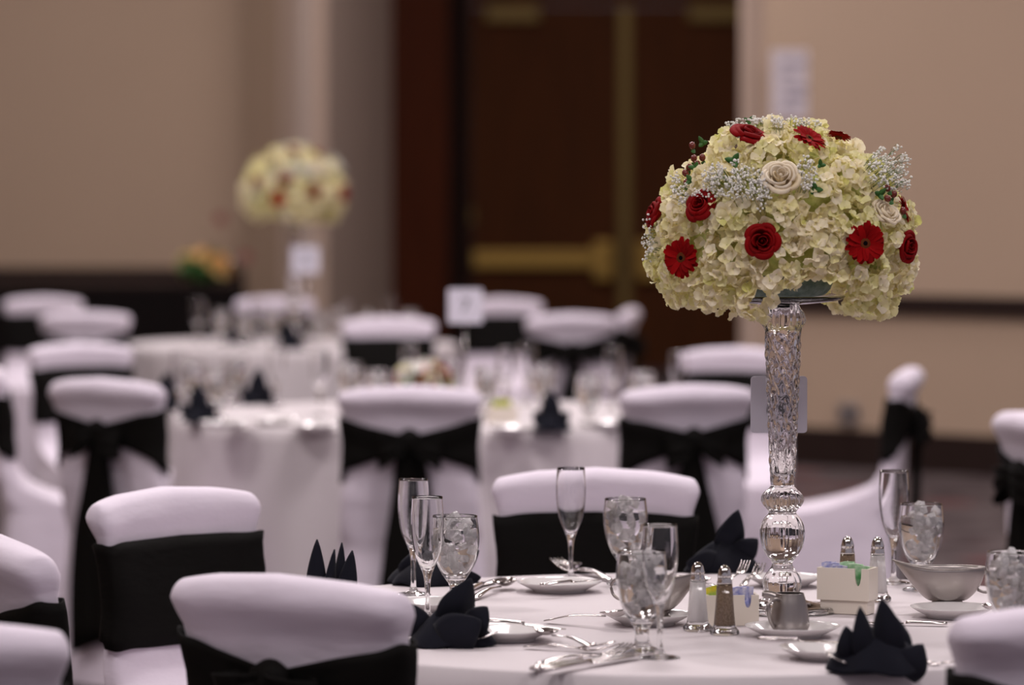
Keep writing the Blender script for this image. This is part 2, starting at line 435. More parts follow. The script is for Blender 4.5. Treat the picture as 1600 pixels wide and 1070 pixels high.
# ------------------------------------------------------------------ covered chairs
H = .92
def cover_section(z):
    """half width, back y, front y at height z"""
    if z < .47: w = .235 - .03 * (z / .47)
    elif z < .60: w = .205 - .008 * (z - .47) / .13
    elif z < .84: w = .197 - .010 * math.sin(math.pi * (z - .60) / .24)
    else: w = .195 + .013 * min((z - .84) / .045, 1)
    lean = -.085 * max(0, (z - .45)) / .47 if z > .45 else 0
    yb = -.030 + lean * 1.0 - (.035 * (1 - z / .45) if z < .45 else 0)
    roll_ = .016 * math.sin(max(0, min((z - .835) / .055, 1)) * math.pi / 2)
    yb -= roll_
    if z >= .68: yf = .026 + lean + roll_ * .6
    elif z >= .465: yf = .026 + lean + .33 * ((.68 - z) / .215) ** 4.6
    else: yf = .355 + .015 * (1 - z / .465)
    return w, yb, yf
NS = 56
def sect_pt(a, z, off=0.0, w=None, tscale=1.0, seed=0, wrinkle=1.0):
    w0, yb, yf = cover_section(min(z, .885))
    if w is not None: w0 = w
    cy = (yb + yf) / 2; t = (yf - yb) / 2 * tscale
    deep = t > .06
    ex = 2 / 8.5 if not deep else 2 / 7
    ey = 2 / 3.2 if not deep else 2 / 7
    c, s = math.cos(a), math.sin(a)
    x = (w0 + off) * math.copysign(abs(c) ** ex, c)
    y = cy + (t + off) * math.copysign(abs(s) ** ey, s)
    if z > .60:   # wrap-around curve of the back
        k = min((z - .60) / .15, 1)
        y += k * .030 * (x / .2) ** 2
    if z < .44:
        k = (.44 - z) / .44
        f = math.sin(x * 40 + seed) * .5 + math.sin(y * 37 + seed * 2.1) * .5 + .6 * math.sin(a * 9 + seed)
        d = Vector((x, y - cy, 0)).normalized() * f * .016 * k
        x += d.x; y += d.y
    return x, y
def cover_mesh(seed):
    rows = [0.004, .06, .12, .2, .28, .36, .42, .445, .458, .466, .471, .476, .483, .492, .505, .52, .54, .565, .6, .64, .68, .71, .74, .77, .80, .825, .84, .855, .868, .88]
    loops = []
    for z in rows:
        l = []
        for k in range(NS):
            a = 2 * math.pi * k / NS
            x, y = sect_pt(a, z, seed=seed)
            n = noise.noise(Vector((x * 6 + seed * 5, y * 6, z * 7))) * .006 * (1 if z > .5 else 1.6)
            arch = (-.021 * (x / .2) ** 2) * max(0, (z - .8) / .12)
            l.append((x + n * .6, y + n, z + arch))
        loops.append(l)
    # rounded top
    for i in range(1, 7):
        q = R(90 * i / 6.2); z = .88 + .04 * math.sin(q)
        w = .208 - .017 * (1 - math.cos(q)); ts = max(math.cos(q), .03) ** .8 * .95 + .05
        l = []
        for k in range(NS):
            a = 2 * math.pi * k / NS
            x, y = sect_pt(a, z, w=w, tscale=ts, seed=seed)
            arch = (-.021 * (x / .2) ** 2) * max(0, (z - .8) / .12)
            l.append((x, y + noise.noise(Vector((x * 9, seed, 3))) * .003, z + arch))
        loops.append(l)
    return loft(loops, False, True)
def sash_band_mesh(seed):
    loops = []; n = 96
    for j in range(n):
        a = 2 * math.pi * j / n
        s = math.sin(a)
        x, y = sect_pt(a, .74, .004, seed=seed)
        zt, zb = .833, .635
        if s < 0:      # back: pinch to the knot
            u = max(0, 1 - abs(x) / .19)
            u = u ** .8
            zt = .833 - .055 * u; zb = .665 + .075 * u if True else zb
            e = min(1, (1 - abs(x) / .2) * 8); zb = .635 * (1 - max(0, e)) + zb * max(0, e)
        l = []
        for i in range(9):
            z = zb + (zt - zb) * i / 8
            xx, yy = sect_pt(a, z, .0045 + .003 * abs(math.sin(i * 2.4 + seed + 5 * abs(x) * 3)), seed=seed)
            arch = (-.021 * (xx / .2) ** 2) * max(0, (z - .8) / .12)
            l.append((xx, yy, z + arch + .002 * math.sin(a * 5 + seed)))
        # inner return edges
        loops.append(l)
    V = [p for l in loops for p in l]; m = 9; Fc = []
    for j in range(n):
        k = (j + 1) % n
        for i in range(m - 1): Fc.append((j * m + i, k * m + i, k * m + i + 1, j * m + i + 1))
    return V, Fc
def loop_mesh(s, sc=1.0):
    """one drooping loop of the bow, side s"""
    V = []; Fc = []; nu, nv = 14, 6
    loops = []
    for i in range(nu + 1):
        u = i / nu; ang = u * math.pi * 2
        # centre line: goes out, folds back
        ex = .072 * (1 - math.cos(ang)) / 2 * 1.15
        dy = -.028 * math.sin(ang) - .025
        drop = -.030 * ex / .08
        hw = .022 + .026 * (1 - math.cos(ang)) / 2
        l = []
        for j in range(nv + 1):
            v = j / nv * 2 - 1
            l.append((s * (ex + .006), dy - .006 * math.cos(v * 6), drop + v * hw))
        loops.append(l)
    return loft(loops, closed=False)
def tail_mesh(s, seed, L=.60):
    loops = []; n = 16
    for i in range(n + 1):
        u = i / n
        z = -u * L
        w = .022 + .035 * min(1, u * 2.2) + .012 * u
        cx = s * (.006 + .028 * u) + .01 * math.sin(u * 5 + seed)
        l = []
        for j in range(9):
            v = j / 8 * 2 - 1
            l.append((cx + v * w, -.022 - .006 * math.cos(v * 7 + seed) + .012 * u + .006 * s, z - (.05 * (v * s + 1) / 2 if i == n else 0)))
        loops.append(l)
    return loft(loops, closed=False)
def knot_mesh():
    V, Fc = sphere((0, 0, 0), .034, 14, 10, (1.1, .75, 1.2))
    V = [(x * (1 + .12 * math.sin(z * 300)), y * (1 + .1 * math.sin(x * 200)), z) for x, y, z in V]
    return V, Fc
_cc = []
for v in range(3):
    seed = 1.7 * v + .4
    _cc.append(dict(cover=cover_mesh(seed), band=sash_band_mesh(seed)))
_meshes = {}
def chair(px, py, rot, label, variant=0, group='white covered banquet chairs', yoff=0, pos=None, bow=True):
    p = onz(px, py, H + .003) if pos is None else Vector((pos[0], pos[1], 0))
    r = R(rot)
    # top centre sits at local (0,-.06): shift the origin
    ox = -.09
    loc = (p.x - (-math.sin(r)) * ox, p.y - math.cos(r) * ox, 0)
    t = empty('banquet_chair', loc, r); tag(t, label, 'chair', group)
    key = variant
    if key not in _meshes:
        seed = 1.7 * variant + .4
        o1 = mk('chair_cover', _cc[variant]['cover'], 'cover', t)
        o2 = mk('sash_band', _cc[variant]['band'], 'sash', t)
        kn = mk('sash_knot', knot_mesh(), 'sash', t)
        ls = [mk('bow_loop', loop_mesh(s), 'sash', t) for s in (-1, 1)]
        ts = [mk('sash_tail', tail_mesh(s, seed + s), 'sash', t) for s in (-1, 1)]
        _meshes[key] = (o1.data, o2.data, kn.data, [l.data for l in ls], [q.data for q in ts])
    else:
        M_ = _meshes[key]
        o1 = mk('chair_cover', M_[0], None, t); o2 = mk('sash_band', M_[1], None, t)
        kn = mk('sash_knot', M_[2], None, t)
        ls = [mk('bow_loop', q, None, t) for q in M_[3]]; ts = [mk('sash_tail', q, None, t) for q in M_[4]]
    solidify(o2, .003, 1)
    kn.location = (0, -.103, .758)
    for q in ls: q.location = (0, -.088, .757); solidify(q, .003)
    for q in ts: q.location = (0, -.080, .748); solidify(q, .003)
    return t
chair(931, 727, 178, 'white covered chair with a flat black band facing the camera behind the nearest table', 0)
chair(252, 757, -131, 'white covered chair turned three-quarter, side seam and wide black band seen, left of nearest table', 1)
chair(430, 893, -33, 'foreground white covered chair seen from behind, round black bow knot at the frame bottom', 2)
chair(1725, 935, 18, 'white covered chair cropped by the lower right corner of the frame', 0)
chair(-140, 968, 12, 'white covered chair top cropped by the lower left corner of the frame', 1)
chair(0, 0, -68, 'white covered chair cropped by the left edge with black sash pinched towards its back', 2, pos=(-.845, 6.22))
chair(640, 600, 0, 'white covered chair with black bow, back to camera, centred before the middle table', 0)
chair(155, 588, -33, 'white covered chair with black bow and long tails, left of the middle table', 1)
chair(1082, 598, 22, 'white covered chair with black bow just left of the crystal vase stem', 2)
chair(118, 533, -148, 'white covered chair behind the left bow chair, black band facing the table', 0)
chair(0, 0, -83, 'white covered chair side-on at the left edge, its seat facing right', 1, pos=(-1.66, 12.2))
chair(70, 462, 175, 'far white covered chair top at the upper left, beside the dark wall', 2)
chair(134, 485, 8, 'far white covered chair overlapping the one by the dark left wall', 0)
chair(430, 462, 180, 'far white covered chair behind the blurred bouquet, black band facing', 1)
chair(608, 493, 180, 'far white covered chair left of the small number card, over the red flowers', 2)
chair(785, 464, 180, 'far white covered chair right of the small number card, before the brown door', 0)
chair(895, 488, 12, 'far white covered chair with black bow seen from behind before the brown doors', 1)
chair(990, 479, 84, 'far narrow white chair top seen side-on before the brown doors', 2)
chair(1155, 540, 166, 'white covered chair with black band half hidden behind the crystal vase', 0)
chair(1428, 571, 80, 'white covered chair seen side-on at right, seat in profile and black bow hanging behind', 1)
chair(1600, 640, -72, 'white covered chair cropped by the right edge with long black sash tails', 2)

# ------------------------------------------------------------------ tableware prototypes
def flute_parts():
    o = [(.0003, 0), (.029, 0), (.0295, .0015), (.026, .003), (.012, .006), (.006, .012), (.0045, .025), (.0042, .045), (.0055, .065), (.009, .08), (.0155, .095), (.0225, .115), (.0268, .145), (.0275, .170), (.0262, .190), (.0252, .205)]
    i = [(.0240, .205), (.0250, .190), (.0263, .170), (.0256, .145), (.0212, .115), (.0142, .097), (.007, .086), (.0003, .083)]
    return smoothprof(o, 3) + smoothprof(i, 3)
def goblet_parts():
    o = [(.0003, 0), (.031, 0), (.032, .002), (.028, .004), (.016, .009), (.0115, .017), (.0105, .028), (.0125, .038), (.018, .046), (.027, .060), (.035, .080), (.0400, .105), (.0405, .122), (.0385, .143), (.0372, .155)]
    i = [(.0355, .155), (.0368, .143), (.0388, .122), (.0383, .105), (.0332, .080), (.0245, .061), (.014, .050), (.0003, .047)]
    return smoothprof(o, 3) + smoothprof(i, 3)
FL = bpy.data.meshes.new('flute_glass'); v_, f_ = lathe(flute_parts(), 40); FL.from_pydata(v_, [], f_)
GB = bpy.data.meshes.new('goblet_glass'); v_, f_ = lathe(goblet_parts(), 40); GB.from_pydata(v_, [], f_)
for me in (FL, GB): me.materials.append(MT['glass']); me.polygons.foreach_set('use_smooth', [True] * len(me.polygons))
WT = bpy.data.meshes.new('goblet_water')
v_, f_ = lathe([(.0003, .0475), (.0136, .0505), (.0240, .0612), (.0327, .080), (.0378, .105), (.0383, .122), (.0376, .132), (.0003, .132)], 40)
WT.from_pydata(v_, [], f_); WT.materials.append(MT['water']); WT.polygons.foreach_set('use_smooth', [True] * (len(f_) - 1) + [False])
ICE = []
for q in range(5):
    rq = random.Random(q + 3)
    import bmesh
    bm = bmesh.new(); bmesh.ops.create_cube(bm, size=.016)
    bmesh.ops.bevel(bm, geom=bm.edges[:], offset=.003, segments=1, affect='EDGES')
    for v in bm.verts:
        v.co += Vector((rq.uniform(-1, 1), rq.uniform(-1, 1), rq.uniform(-1, 1))) * .0018
    me = bpy.data.meshes.new('ice_cube'); bm.to_mesh(me); bm.free(); me.materials.append(MT['ice']); ICE.append(me)
def flute(p, name='champagne_flute'):
    return mk(name, FL, None, None, p)
def goblet(p, nice=30, seed=0):
    t = empty('water_goblet', p, seed)
    mk('glass', GB, None, t); mk('water', WT, None, t)
    rq = random.Random(seed * 7 + 5)
    for i in range(nice):
        z = .066 + (.158 - .066) * ((i + .5) / nice) ** .85
        lim = .016 + min((z - .066) * .45, .013)
        a = rq.uniform(0, 6.28); rr = lim * math.sqrt(rq.random()) if i < nice - 4 else .013 * rq.random()
        if z > .15: z -= .004
        o = mk('ice_cube', ICE[i % 5], None, t, (rr * math.cos(a), rr * math.sin(a), z), (rq.uniform(0, 3), rq.uniform(0, 3), rq.uniform(0, 3)))
        s = rq.uniform(.75, 1.0); o.scale = (s, s, s * .8)
    return t
def plate_vf(r=.075, h=.017):
    return lathe(smoothprof([(.0003, .001), (r * .55, .001), (r * .58, 0), (r * .62, 0), (r * .64, .003), (r * .85, h * .62), (r, h), (r * .995, h + .0018), (r * .83, h * .62 + .003), (r * .62, .0052), (r * .5, .0042), (.0003, .0042)], 2), 56)
PL = bpy.data.meshes.new('plate'); v_, f_ = plate_vf(); PL.from_pydata(v_, [], f_); PL.materials.append(MT['china']); PL.polygons.foreach_set('use_smooth', [True] * len(f_))
def strip(pts, th=.0022):
    """pts: (x, half width, z); solid strip along x"""
    loops = []
    for x, w, z in pts:
        loops.append([(x, -w, z), (x, -w * .6, z + th * .8), (x, 0, z + th), (x, w * .6, z + th * .8), (x, w, z), (x, w * .5, z - th * .2), (x, 0, z - th * .3), (x, -w * .5, z - th * .2)])
    return loft(loops, True, True)
def handle_pts(L0, L1, arch=.005):
    out = []
    for i in range(9):
        u = i / 8
        out.append((L0 + (L1 - L0) * u, .0105 - .0072 * u ** .7 if i > 0 else .007, .002 + arch * math.sin(math.pi * u) ** 1.3))
    return out
def spoon_vf(L=.175):
    a_ = strip(handle_pts(0, L - .052))
    # bowl grid
    V = []; n, m = 12, 8
    for i in range(n + 1):
        u = i / n; x = L - .056 + .056 * u
        w = .0185 * math.sin(math.pi * min(max(u, .04), .985) ** .85) ** .6
        for j in range(m + 1):
            v = j / m * 2 - 1
            dz = (v * v - 1) * .009 * math.sin(math.pi * u)
            V.append((x, v * w, .010 + dz))
    Fc = [(i * (m + 1) + j, (i + 1) * (m + 1) + j, (i + 1) * (m + 1) + j + 1, i * (m + 1) + j + 1) for i in range(n) for j in range(m)]
    k = len(V); V += [(x, y * 1.0, z - .0015) for x, y, z in V]
    Fc += [tuple(q + k for q in reversed(f)) for f in Fc]
    for i in range(n):
        Fc.append((i * (m + 1), i * (m + 1) + k, (i + 1) * (m + 1) + k, (i + 1) * (m + 1)))
        Fc.append((i * (m + 1) + m, (i + 1) * (m + 1) + m, (i + 1) * (m + 1) + m + k, i * (m + 1) + m + k))
    return join([a_, (V, Fc)])
def fork_vf(L=.185):
    parts = [strip(handle_pts(0, L - .075)), strip([(L - .077, .0034, .003), (L - .068, .006, .001), (L - .058, .011, .0), (L - .048, .0125, .0005), (L - .044, .0125, .001)])]
    for k in range(4):
        y = -.0105 + .007 * k
        p = strip([(0, .0019, .001), (.015, .0018, .003), (.032, .0015, .008), (.045, .0008, .0125)])
        parts.append(xf(p, Matrix.Translation((L - .046, y, 0))))
    return join(parts)
def knife_vf(L=.2):
    return join([strip([(0, .006, .002), (.01, .0095, .002), (.05, .0085, .003), (.085, .006, .003), (.095, .005, .003)], .005),
                 strip([(.093, .005, .002), (.10, .009, .002), (L - .04, .0105, .002), (L - .012, .008, .002), (L, .002, .002)], .0016)])
PROTO = {}
for nm, vf in (('spoon', spoon_vf()), ('fork', fork_vf()), ('knife', knife_vf())):
    me = bpy.data.meshes.new(nm); me.from_pydata([tuple(v) for v in vf[0]], [], vf[1]); me.materials.append(MT['silver'])
    me.polygons.foreach_set('use_smooth', [True] * len(me.polygons)); PROTO[nm] = (me, {'spoon': .175, 'fork': .185, 'knife': .2}[nm])
def cutlery(kind, a, b, label, za=.7605, zb=.7605, roll=0, group='silver flatware on the nearest table', flip=False):
    """a: pixel of the handle end, b: pixel of the tip"""
    A = onz(a[0], a[1], za); B = onz(b[0], b[1], zb)
    me, L = PROTO[kind]; d = B - A; s = d.length / L
    rz = math.atan2(d.y, d.x); ry = -math.asin(max(-1, min(1, d.z / max(d.length, 1e-4))))
    o = mk('table_' + kind, me, None, None, A); o.rotation_euler = (roll, ry, rz)
    sw = min(max(s, .85), 1.12)
    o.scale = (s, sw, sw)
    if label: tag(o, label, kind, group)
    return o

# napkins: a wrapped mound with leaf-like points
def napkin_leaf(base, tip, w, bend=(0, -.012, 0), twist=0.0, n=10, m=8, cup=.35):
    base = Vector(base); tip = Vector(tip); ax = tip - base; L = ax.length
    side = ax.cross(Vector((0, 1, 0))).normalized(); nrm = side.cross(ax).normalized()
    rot = Matrix.Rotation(twist, 3, ax.normalized()); side = rot @ side; nrm = rot @ nrm
    V = []
    for i in range(n + 1):
        u = i / n
        ww = w * (1 - u ** 2.0) ** .75 * (0.85 + .3 * math.sin(math.pi * u)) + .0008
        c = base + ax * u + Vector(bend) * math.sin(math.pi * u)
        for j in range(m + 1):
            v = j / m * 2 - 1
            V.append(tuple(c + side * v * ww + nrm * (abs(v) ** 1.5) * ww * cup))
    Fc = [(i * (m + 1) + j, (i + 1) * (m + 1) + j, (i + 1) * (m + 1) + j + 1, i * (m + 1) + j + 1) for i in range(n) for j in range(m)]
    return V, Fc
def napkin_body(hw, hd, hh, seed):
    loops = []; n = 40
    for i in range(9):
        q = i / 8; k = 1 - q ** 1.6 * .8; l = []
        for j in range(n):
            a = 2 * math.pi * j / n
            f = 1 + .10 * math.sin(3 * a + seed) + .06 * math.sin(7 * a + seed * 2 + q * 2)
            l.append((hw * k * f * math.cos(a), hd * k * f * math.sin(a), hh * q + .003 * math.sin(5 * a + seed)+(.003 if q==0 else 0)))
        loops.append(l)
    return loft(loops, True, True)
def napkin(px, py, hw, hd, hh, leaves, label, seed=1, rz=0, group='black folded napkins', z=.76, pos=None):
    p = onz(px, py, z) if pos is None else pos
    t = empty('folded_napkin', p, rz); tag(t, label, 'napkin', group)
    mk('wrapped_base', napkin_body(hw, hd, hh, seed), 'navy', t)
    for lf in leaves:
        b, tp, w = lf[:3]; kw = lf[3] if len(lf) > 3 else {}
        solidify(mk('napkin_point', napkin_leaf(b, tp, w, **kw), 'navy', t), .002)
    return t
def pxz(r, dx, dy): return dx / r, dy / r

# nearest table napkins
napkin(702, 1008, .068, .055, .060, [((.005, -.01, .03), (.034, -.015, .107), .031, dict(twist=.5)), ((.03, -.025, .03), (.060, -.035, .064), .022, dict(twist=-.4)), ((-.045, -.01, .02), (-.060, -.01, .066), .022), ((-.01, -.045, .01), (.050, -.05, .045), .034)],
       'black napkin folded to points beside the foreground chair, silver fork tucked at its right', 2)
napkin(1375, 1050, .072, .055, .066, [((-.022, -.02, .02), (-.032, -.02, .099), .017, dict(twist=.3)), ((.010, -.02, .02), (.000, -.025, .112), .024, dict(twist=-.4)), ((.02, 0, .02), (.016, .02, .088), .028), ((-.045, -.01, .015), (-.052, -.015, .070), .018), ((.03, -.03, .0), (.060, -.03, .045), .026)],
       'black napkin with two sharp points at the lower right of the nearest table', 5)
napkin(1128, 893, .072, .05, .055, [((.01, 0, .03), (.030, 0, .116), .028, dict(twist=.3)), ((.03, -.01, .03), (.066, -.01, .062), .022), ((-.01, -.03, .01), (-.068, -.04, .02), .03)],
       'black napkin with one tall point behind the salt shakers, forks leaning at its right', 3)
napkin(672, 913, .078, .05, .052, [((-.02, 0, .02), (-.025, 0, .062), .035), ((.04, -.02, .01), (.092, -.03, .016), .018), ((.05, 0, .02), (.088, 0, .062), .012)],
       'low black napkin behind the two left champagne flutes', 7)
napkin(515, 985, .05, .045, .05, [((-.022, 0, .03), (-.020, 0, .148), .016), ((.0, 0, .03), (.008, 0, .132), .012, dict(twist=.8)), ((.01, .01, .03), (.020, .01, .142), .012, dict(twist=-.5)), ((.022, 0, .03), (.037, 0, .130), .016)],
       'black napkin whose four upright tips rise above the foreground chair', 9)
# nearest table glasses
def L(o, label, cat, group): return tag(o, label, cat, group)
gf, gg = 'champagne flutes on the nearest table', 'water goblets on the nearest table'
L(flute(onz(646, 929, T1z)), 'left rear champagne flute standing before the black bow tails', 'flute', gf)
L(flute(onz(668, 968, T1z)), 'champagne flute overlapping the left ice water goblet', 'flute', gf)
L(flute(onz(892, 905, T1z)), 'lone champagne flute in front of the facing white chair', 'flute', gf)
L(flute(onz(1031, 1028, T1z)), 'nearest champagne flute, standing right against the front ice water goblet', 'flute', gf)
L(flute(onz(1396, 911, T1z)), 'champagne flute at right behind the gravy boat', 'flute', gf)
L(goblet(onz(1003, 1018, T1z), 30, 1), 'front ice water goblet in the middle, behind the nearest flute', 'goblet', gg)
L(goblet(onz(977, 912, T1z), 30, 2), 'ice water goblet behind the front goblet, before the facing chair', 'goblet', gg)
L(goblet(onz(712, 946, T1z), 30, 3), 'ice water goblet at left behind the pointed black napkin', 'goblet', gg)
L(goblet(onz(1439, 922, T1z), 30, 4), 'ice water goblet standing behind the right gravy boat', 'goblet', gg)
L(goblet(onz(1580, 1018, T1z), 30, 5), 'ice water goblet cropped by the right edge of the frame', 'goblet', gg)
# plates
def plate(px, py, label, sc=1.0, group='small white plates on the nearest table', z=.76, name='bread_plate'):
    o = mk(name, PL, None, None, onz(px, py, z + .008) - Vector((0, 0, .0076))); o.scale = (sc, sc, 1)
    if label: tag(o, label, 'plate', group)
    return o
plate(874, 917, 'white plate with a knife across it at the foot of the lone flute')
plate(668, 948, 'white plate under the left pair of champagne flutes', .95)
plate(790, 992, 'white plate right of the front left black napkin')
plate(1013, 968, 'white saucer under the steel gravy boat behind the front goblet', .95)
plate(1238, 987, 'white saucer under the small steel creamer')
plate(1295, 1021, 'white plate with knife left of the pointed napkin at lower right')
plate(1488, 957, 'white saucer under the right steel gravy boat', .92)
plate(1226, 909, 'white plate behind the base of the crystal vase', .9)

# cutlery
cutlery('knife', (846, 916), (943, 906), 'knife lying across the plate by the lone flute', .782, .782)
cutlery('fork', (955, 908), (868, 884), 'fork lying behind the lone flute foot', .762, .764)
cutlery('spoon', (945, 902), (880, 886), 'spoon crossing the fork behind the lone flute foot', .762, .763)
cutlery('spoon', (738, 938), (799, 911), 'spoon with shining bowl right of the left goblet', .761, .768)
cutlery('knife', (725, 925), (783, 905), 'knife behind the spoon right of the left goblet', .761, .762)
cutlery('spoon', (853, 972), (985, 962), 'spoon whose bowl rests on the saucer by the front goblet', .762, .785)
cutlery('knife', (760, 971), (884, 985), 'knife resting over the plate beside the left napkin', .790, .780)
cutlery('fork', (820, 1012), (966, 1018), 'fork lying flat under the crossed spoon, front middle', .762, .765)
cutlery('spoon', (925, 1012), (838, 988), 'spoon crossing over the fork in front of the small plate', .770, .777)
cutlery('knife', (905, 1016), (962, 1004), 'knife tip rising behind the crossed spoon and fork', .764, .775)
cutlery('knife', (832, 1048), (990, 1022), 'foremost knife of the bundle lying before the front goblet', .762, .762)
cutlery('knife', (850, 1050), (1000, 1025), 'second knife of the bundle lying before the front goblet', .766, .764)
cutlery('fork', (842, 1040), (985, 1020), 'fork behind the two knives before the front goblet', .762, .762)
cutlery('fork', (1132, 918), (1168, 884), 'left fork whose tines lean on the black napkin behind the shakers', .762, .795)
cutlery('fork', (1160, 918), (1190, 888), 'right fork whose tines lean on the black napkin behind the shakers', .762, .788)
cutlery('fork', (642, 1008), (786, 994), 'fork tucked into the front left napkin, tines to the right', .763, .779)
cutlery('fork', (1444, 1048), (1289, 1033), 'fork tucked into the lower right napkin, tines to the left', .764, .778)
cutlery('knife', (1185, 1000), (1318, 1006), 'knife lying across the plate in front of the creamer', .783, .783)
cutlery('fork', (1530, 1042), (1432, 1036), 'fork lying right of the lower right napkin', .762, .762)
cutlery('knife', (1480, 977), (1345, 974), 'thin knife lying in front of the right sugar caddy', .762, .762)
cutlery('spoon', (1590, 962), (1540, 950), 'spoon on the saucer right of the right gravy boat', .785, .783)
cutlery('spoon', (1125, 925), (1090, 908), 'spoon bowl showing between the two front shakers', .762, .766)

# shakers
def shaker(px, py, fill, label):
    t = empty('pepper_shaker' if fill == 'pepper' else 'salt_shaker', onz(px, py, T1z), .3); tag(t, label, 'shaker', 'salt and pepper shakers on the nearest table')
    fn = lambda a, z: 1 / max(.93, math.cos((a + math.pi / 8) % (math.pi / 4) - math.pi / 8)) * .97
    outer = [(.0003, 0), (.0215, 0), (.0228, .0015), (.0230, .004), (.0222, .0075), (.0195, .0105), (.0172, .0135), (.0164, .018), (.0138, .05), (.0118, .084)]
    inner = [(.0100, .084), (.0118, .05), (.0140, .018), (.0120, .014), (.0003, .014)]
    mk('glass_body', lathe(outer + inner, 32, fn), 'glass', t)
    mk('contents', lathe([(.0003, .0136), (.0123, .0138), (.0146, .0178), (.0122, .05), (.0105, .079), (.0003, .080)], 32, fn), fill, t)
    c = mk('screw_cap', lathe([(.0003, .082), (.0122, .082), (.0126, .0835), (.0118, .086), (.0112, .090), (.0112, .094), (.0116, .0955), (.0108, .098), (.0095, .104), (.0065, .109), (.003, .1115), (.0003, .112)], 24), 'chrome', t)
    for k in range(6):
        a = k * math.pi / 3; mk('pour_hole', sphere((0, 0, 0), .0012, 6, 4), 'ink', c, (.006 * math.cos(a), .006 * math.sin(a), .109))
    return t
shaker(1090, 985, 'salt', 'salt shaker in front of the left sugar caddy')
shaker(1132, 991, 'pepper', 'brown pepper shaker in front of the left sugar caddy')
shaker(1324, 938, 'pepper', 'brown pepper shaker behind the right sugar caddy')
shaker(1371, 939, 'salt', 'salt shaker at the right end of the right sugar caddy')

# sugar caddies
def packet(w, h): return extrude_poly([(-w, 0), (w, 0), (w, h), (-w * .3, h * 1.02), (-w, h * .98)], -.0012, .0012)
def caddy(px, py, w, d, h, rz, label, packs, base=0):
    t = empty('sugar_caddy', onz(px, py, T1z), rz); tag(t, label, 'caddy', 'cream sugar caddies')
    tk = .0045; n = 7; ny = h * .30
    nx = w * .58; nr = w * .13
    prof = [(-w, base), (w, base), (w, h)]
    prof += [(nx + nr, h)] + [(nx + nr * math.cos(a), h - .006 - ny * math.sin(a)) for a in [math.pi * k / n for k in range(n + 1)]] + [(nx - nr, h), (-w, h)]
    parts = [extrude_poly(prof, -d, -d + tk), extrude_poly(prof, d - tk, d), box(-w, -w + tk, -d + tk, d - tk, base, h), box(w - tk, w, -d + tk, d - tk, base, h), box(-w + tk, w - tk, -d + tk, d - tk, base, base + tk)]
    mk('box_body', join(parts), 'cream', t, smooth=False)
    if base: mk('box_base', box(-w + .004, w - .004, -d + .004, d - .004, 0, base, .002), 'cream', t, smooth=False)
    for (x, y, hh, m, tilt) in packs:
        mk('sweetener_packet', packet(.0125, .05), m, t, (x, y, base + .006 + hh), (tilt, tilt * .5, .15), smooth=False)
    return t
caddy(1142, 975, .043, .024, .050, .08, 'small cream sugar caddy with yellow and blue packets behind the front shakers',
      [(-.028, -.008, .006, 'yellow', -.12), (-.022, 0, .008, 'yellow', .05), (-.002, -.01, .004, 'blue', -.1), (.010, -.004, .006, 'blue', .1), (.020, -.012, .001, 'blue', -.2), (.022, .004, .006, 'blue', .1)])
caddy(1324, 958, .046, .024, .078, R(-24), 'larger cream sugar caddy with blue and green packets right of the vase',
      [(-.030, -.004, .006, 'blue', -.1), (-.022, .004, .004, 'blue', .1), (-.014, -.004, .002, 'blue', .15), (.004, -.008, .008, 'gpack', -.1), (.012, .0, .006, 'gpack', .2), (.022, -.010, .004, 'gpack', -.25), (.026, -.004, .002, 'gpack', .1)], base=.024)

# gravy boats
def boat(px, py, rz, label, z=.768, sc=1.0):
    t = empty('gravy_boat', onz(px, py, z), rz); tag(t, label, 'gravy boat', 'steel gravy boats'); t.scale = (sc, sc, sc * 1.12)
    def sec(q, ins=0.0):
        # q 0 bottom .. 1 rim ; long axis x, spout at -x
        l = []
        for k in range(48):
            a = 2 * math.pi * k / 48
            rx = .030 + .034 * math.sin(q * math.pi / 2) ** .9; ryy = .018 + .018 * math.sin(q * math.pi / 2) ** .8
            x = (rx - ins) * math.cos(a); y = (ryy - ins) * math.sin(a)
            z_ = .010 + .050 * q ** 1.25
            if math.cos(a) < 0:
                s = (-math.cos(a)) ** 6 * q ** 3
                x -= .030 * s; z_ += .012 * s; y *= 1 - .35 * s
            l.append((x, y, z_ + (.0014 if ins and q < .2 else 0)))
        return l
    qs = [0, .05, .12, .22, .35, .5, .65, .8, .92, 1.0]
    V, Fc = loft([sec(q) for q in qs] + [sec(q, .0014) for q in reversed(qs)], True, True)
    b = mk('bowl', (V, Fc), 'steel', t)
    mk('rolled_rim', tube([Vector(p) for p in sec(1.0)] + [Vector(sec(1.0)[0])], .0013, 6), 'steel', t)
    mk('foot', lathe(smoothprof([(.0003, 0), (.030, 0), (.031, .002), (.024, .005), (.021, .010), (.0003, .011)], 2), 32), 'steel', t).scale = (1.15, .8, 1)
    mk('handle', tube(smoothprof([(.058, 0, .050), (.074, 0, .052), (.084, 0, .042), (.080, 0, .028), (.066, 0, .022), (.052, 0, .026)], 4), .0026, 8), 'steel', t)
    return t
boat(1480, 948, R(4), 'steel gravy boat at right with spout to the left')
boat(1022, 962, R(148), 'steel gravy boat mostly hidden behind the front goblet', .768, .98)
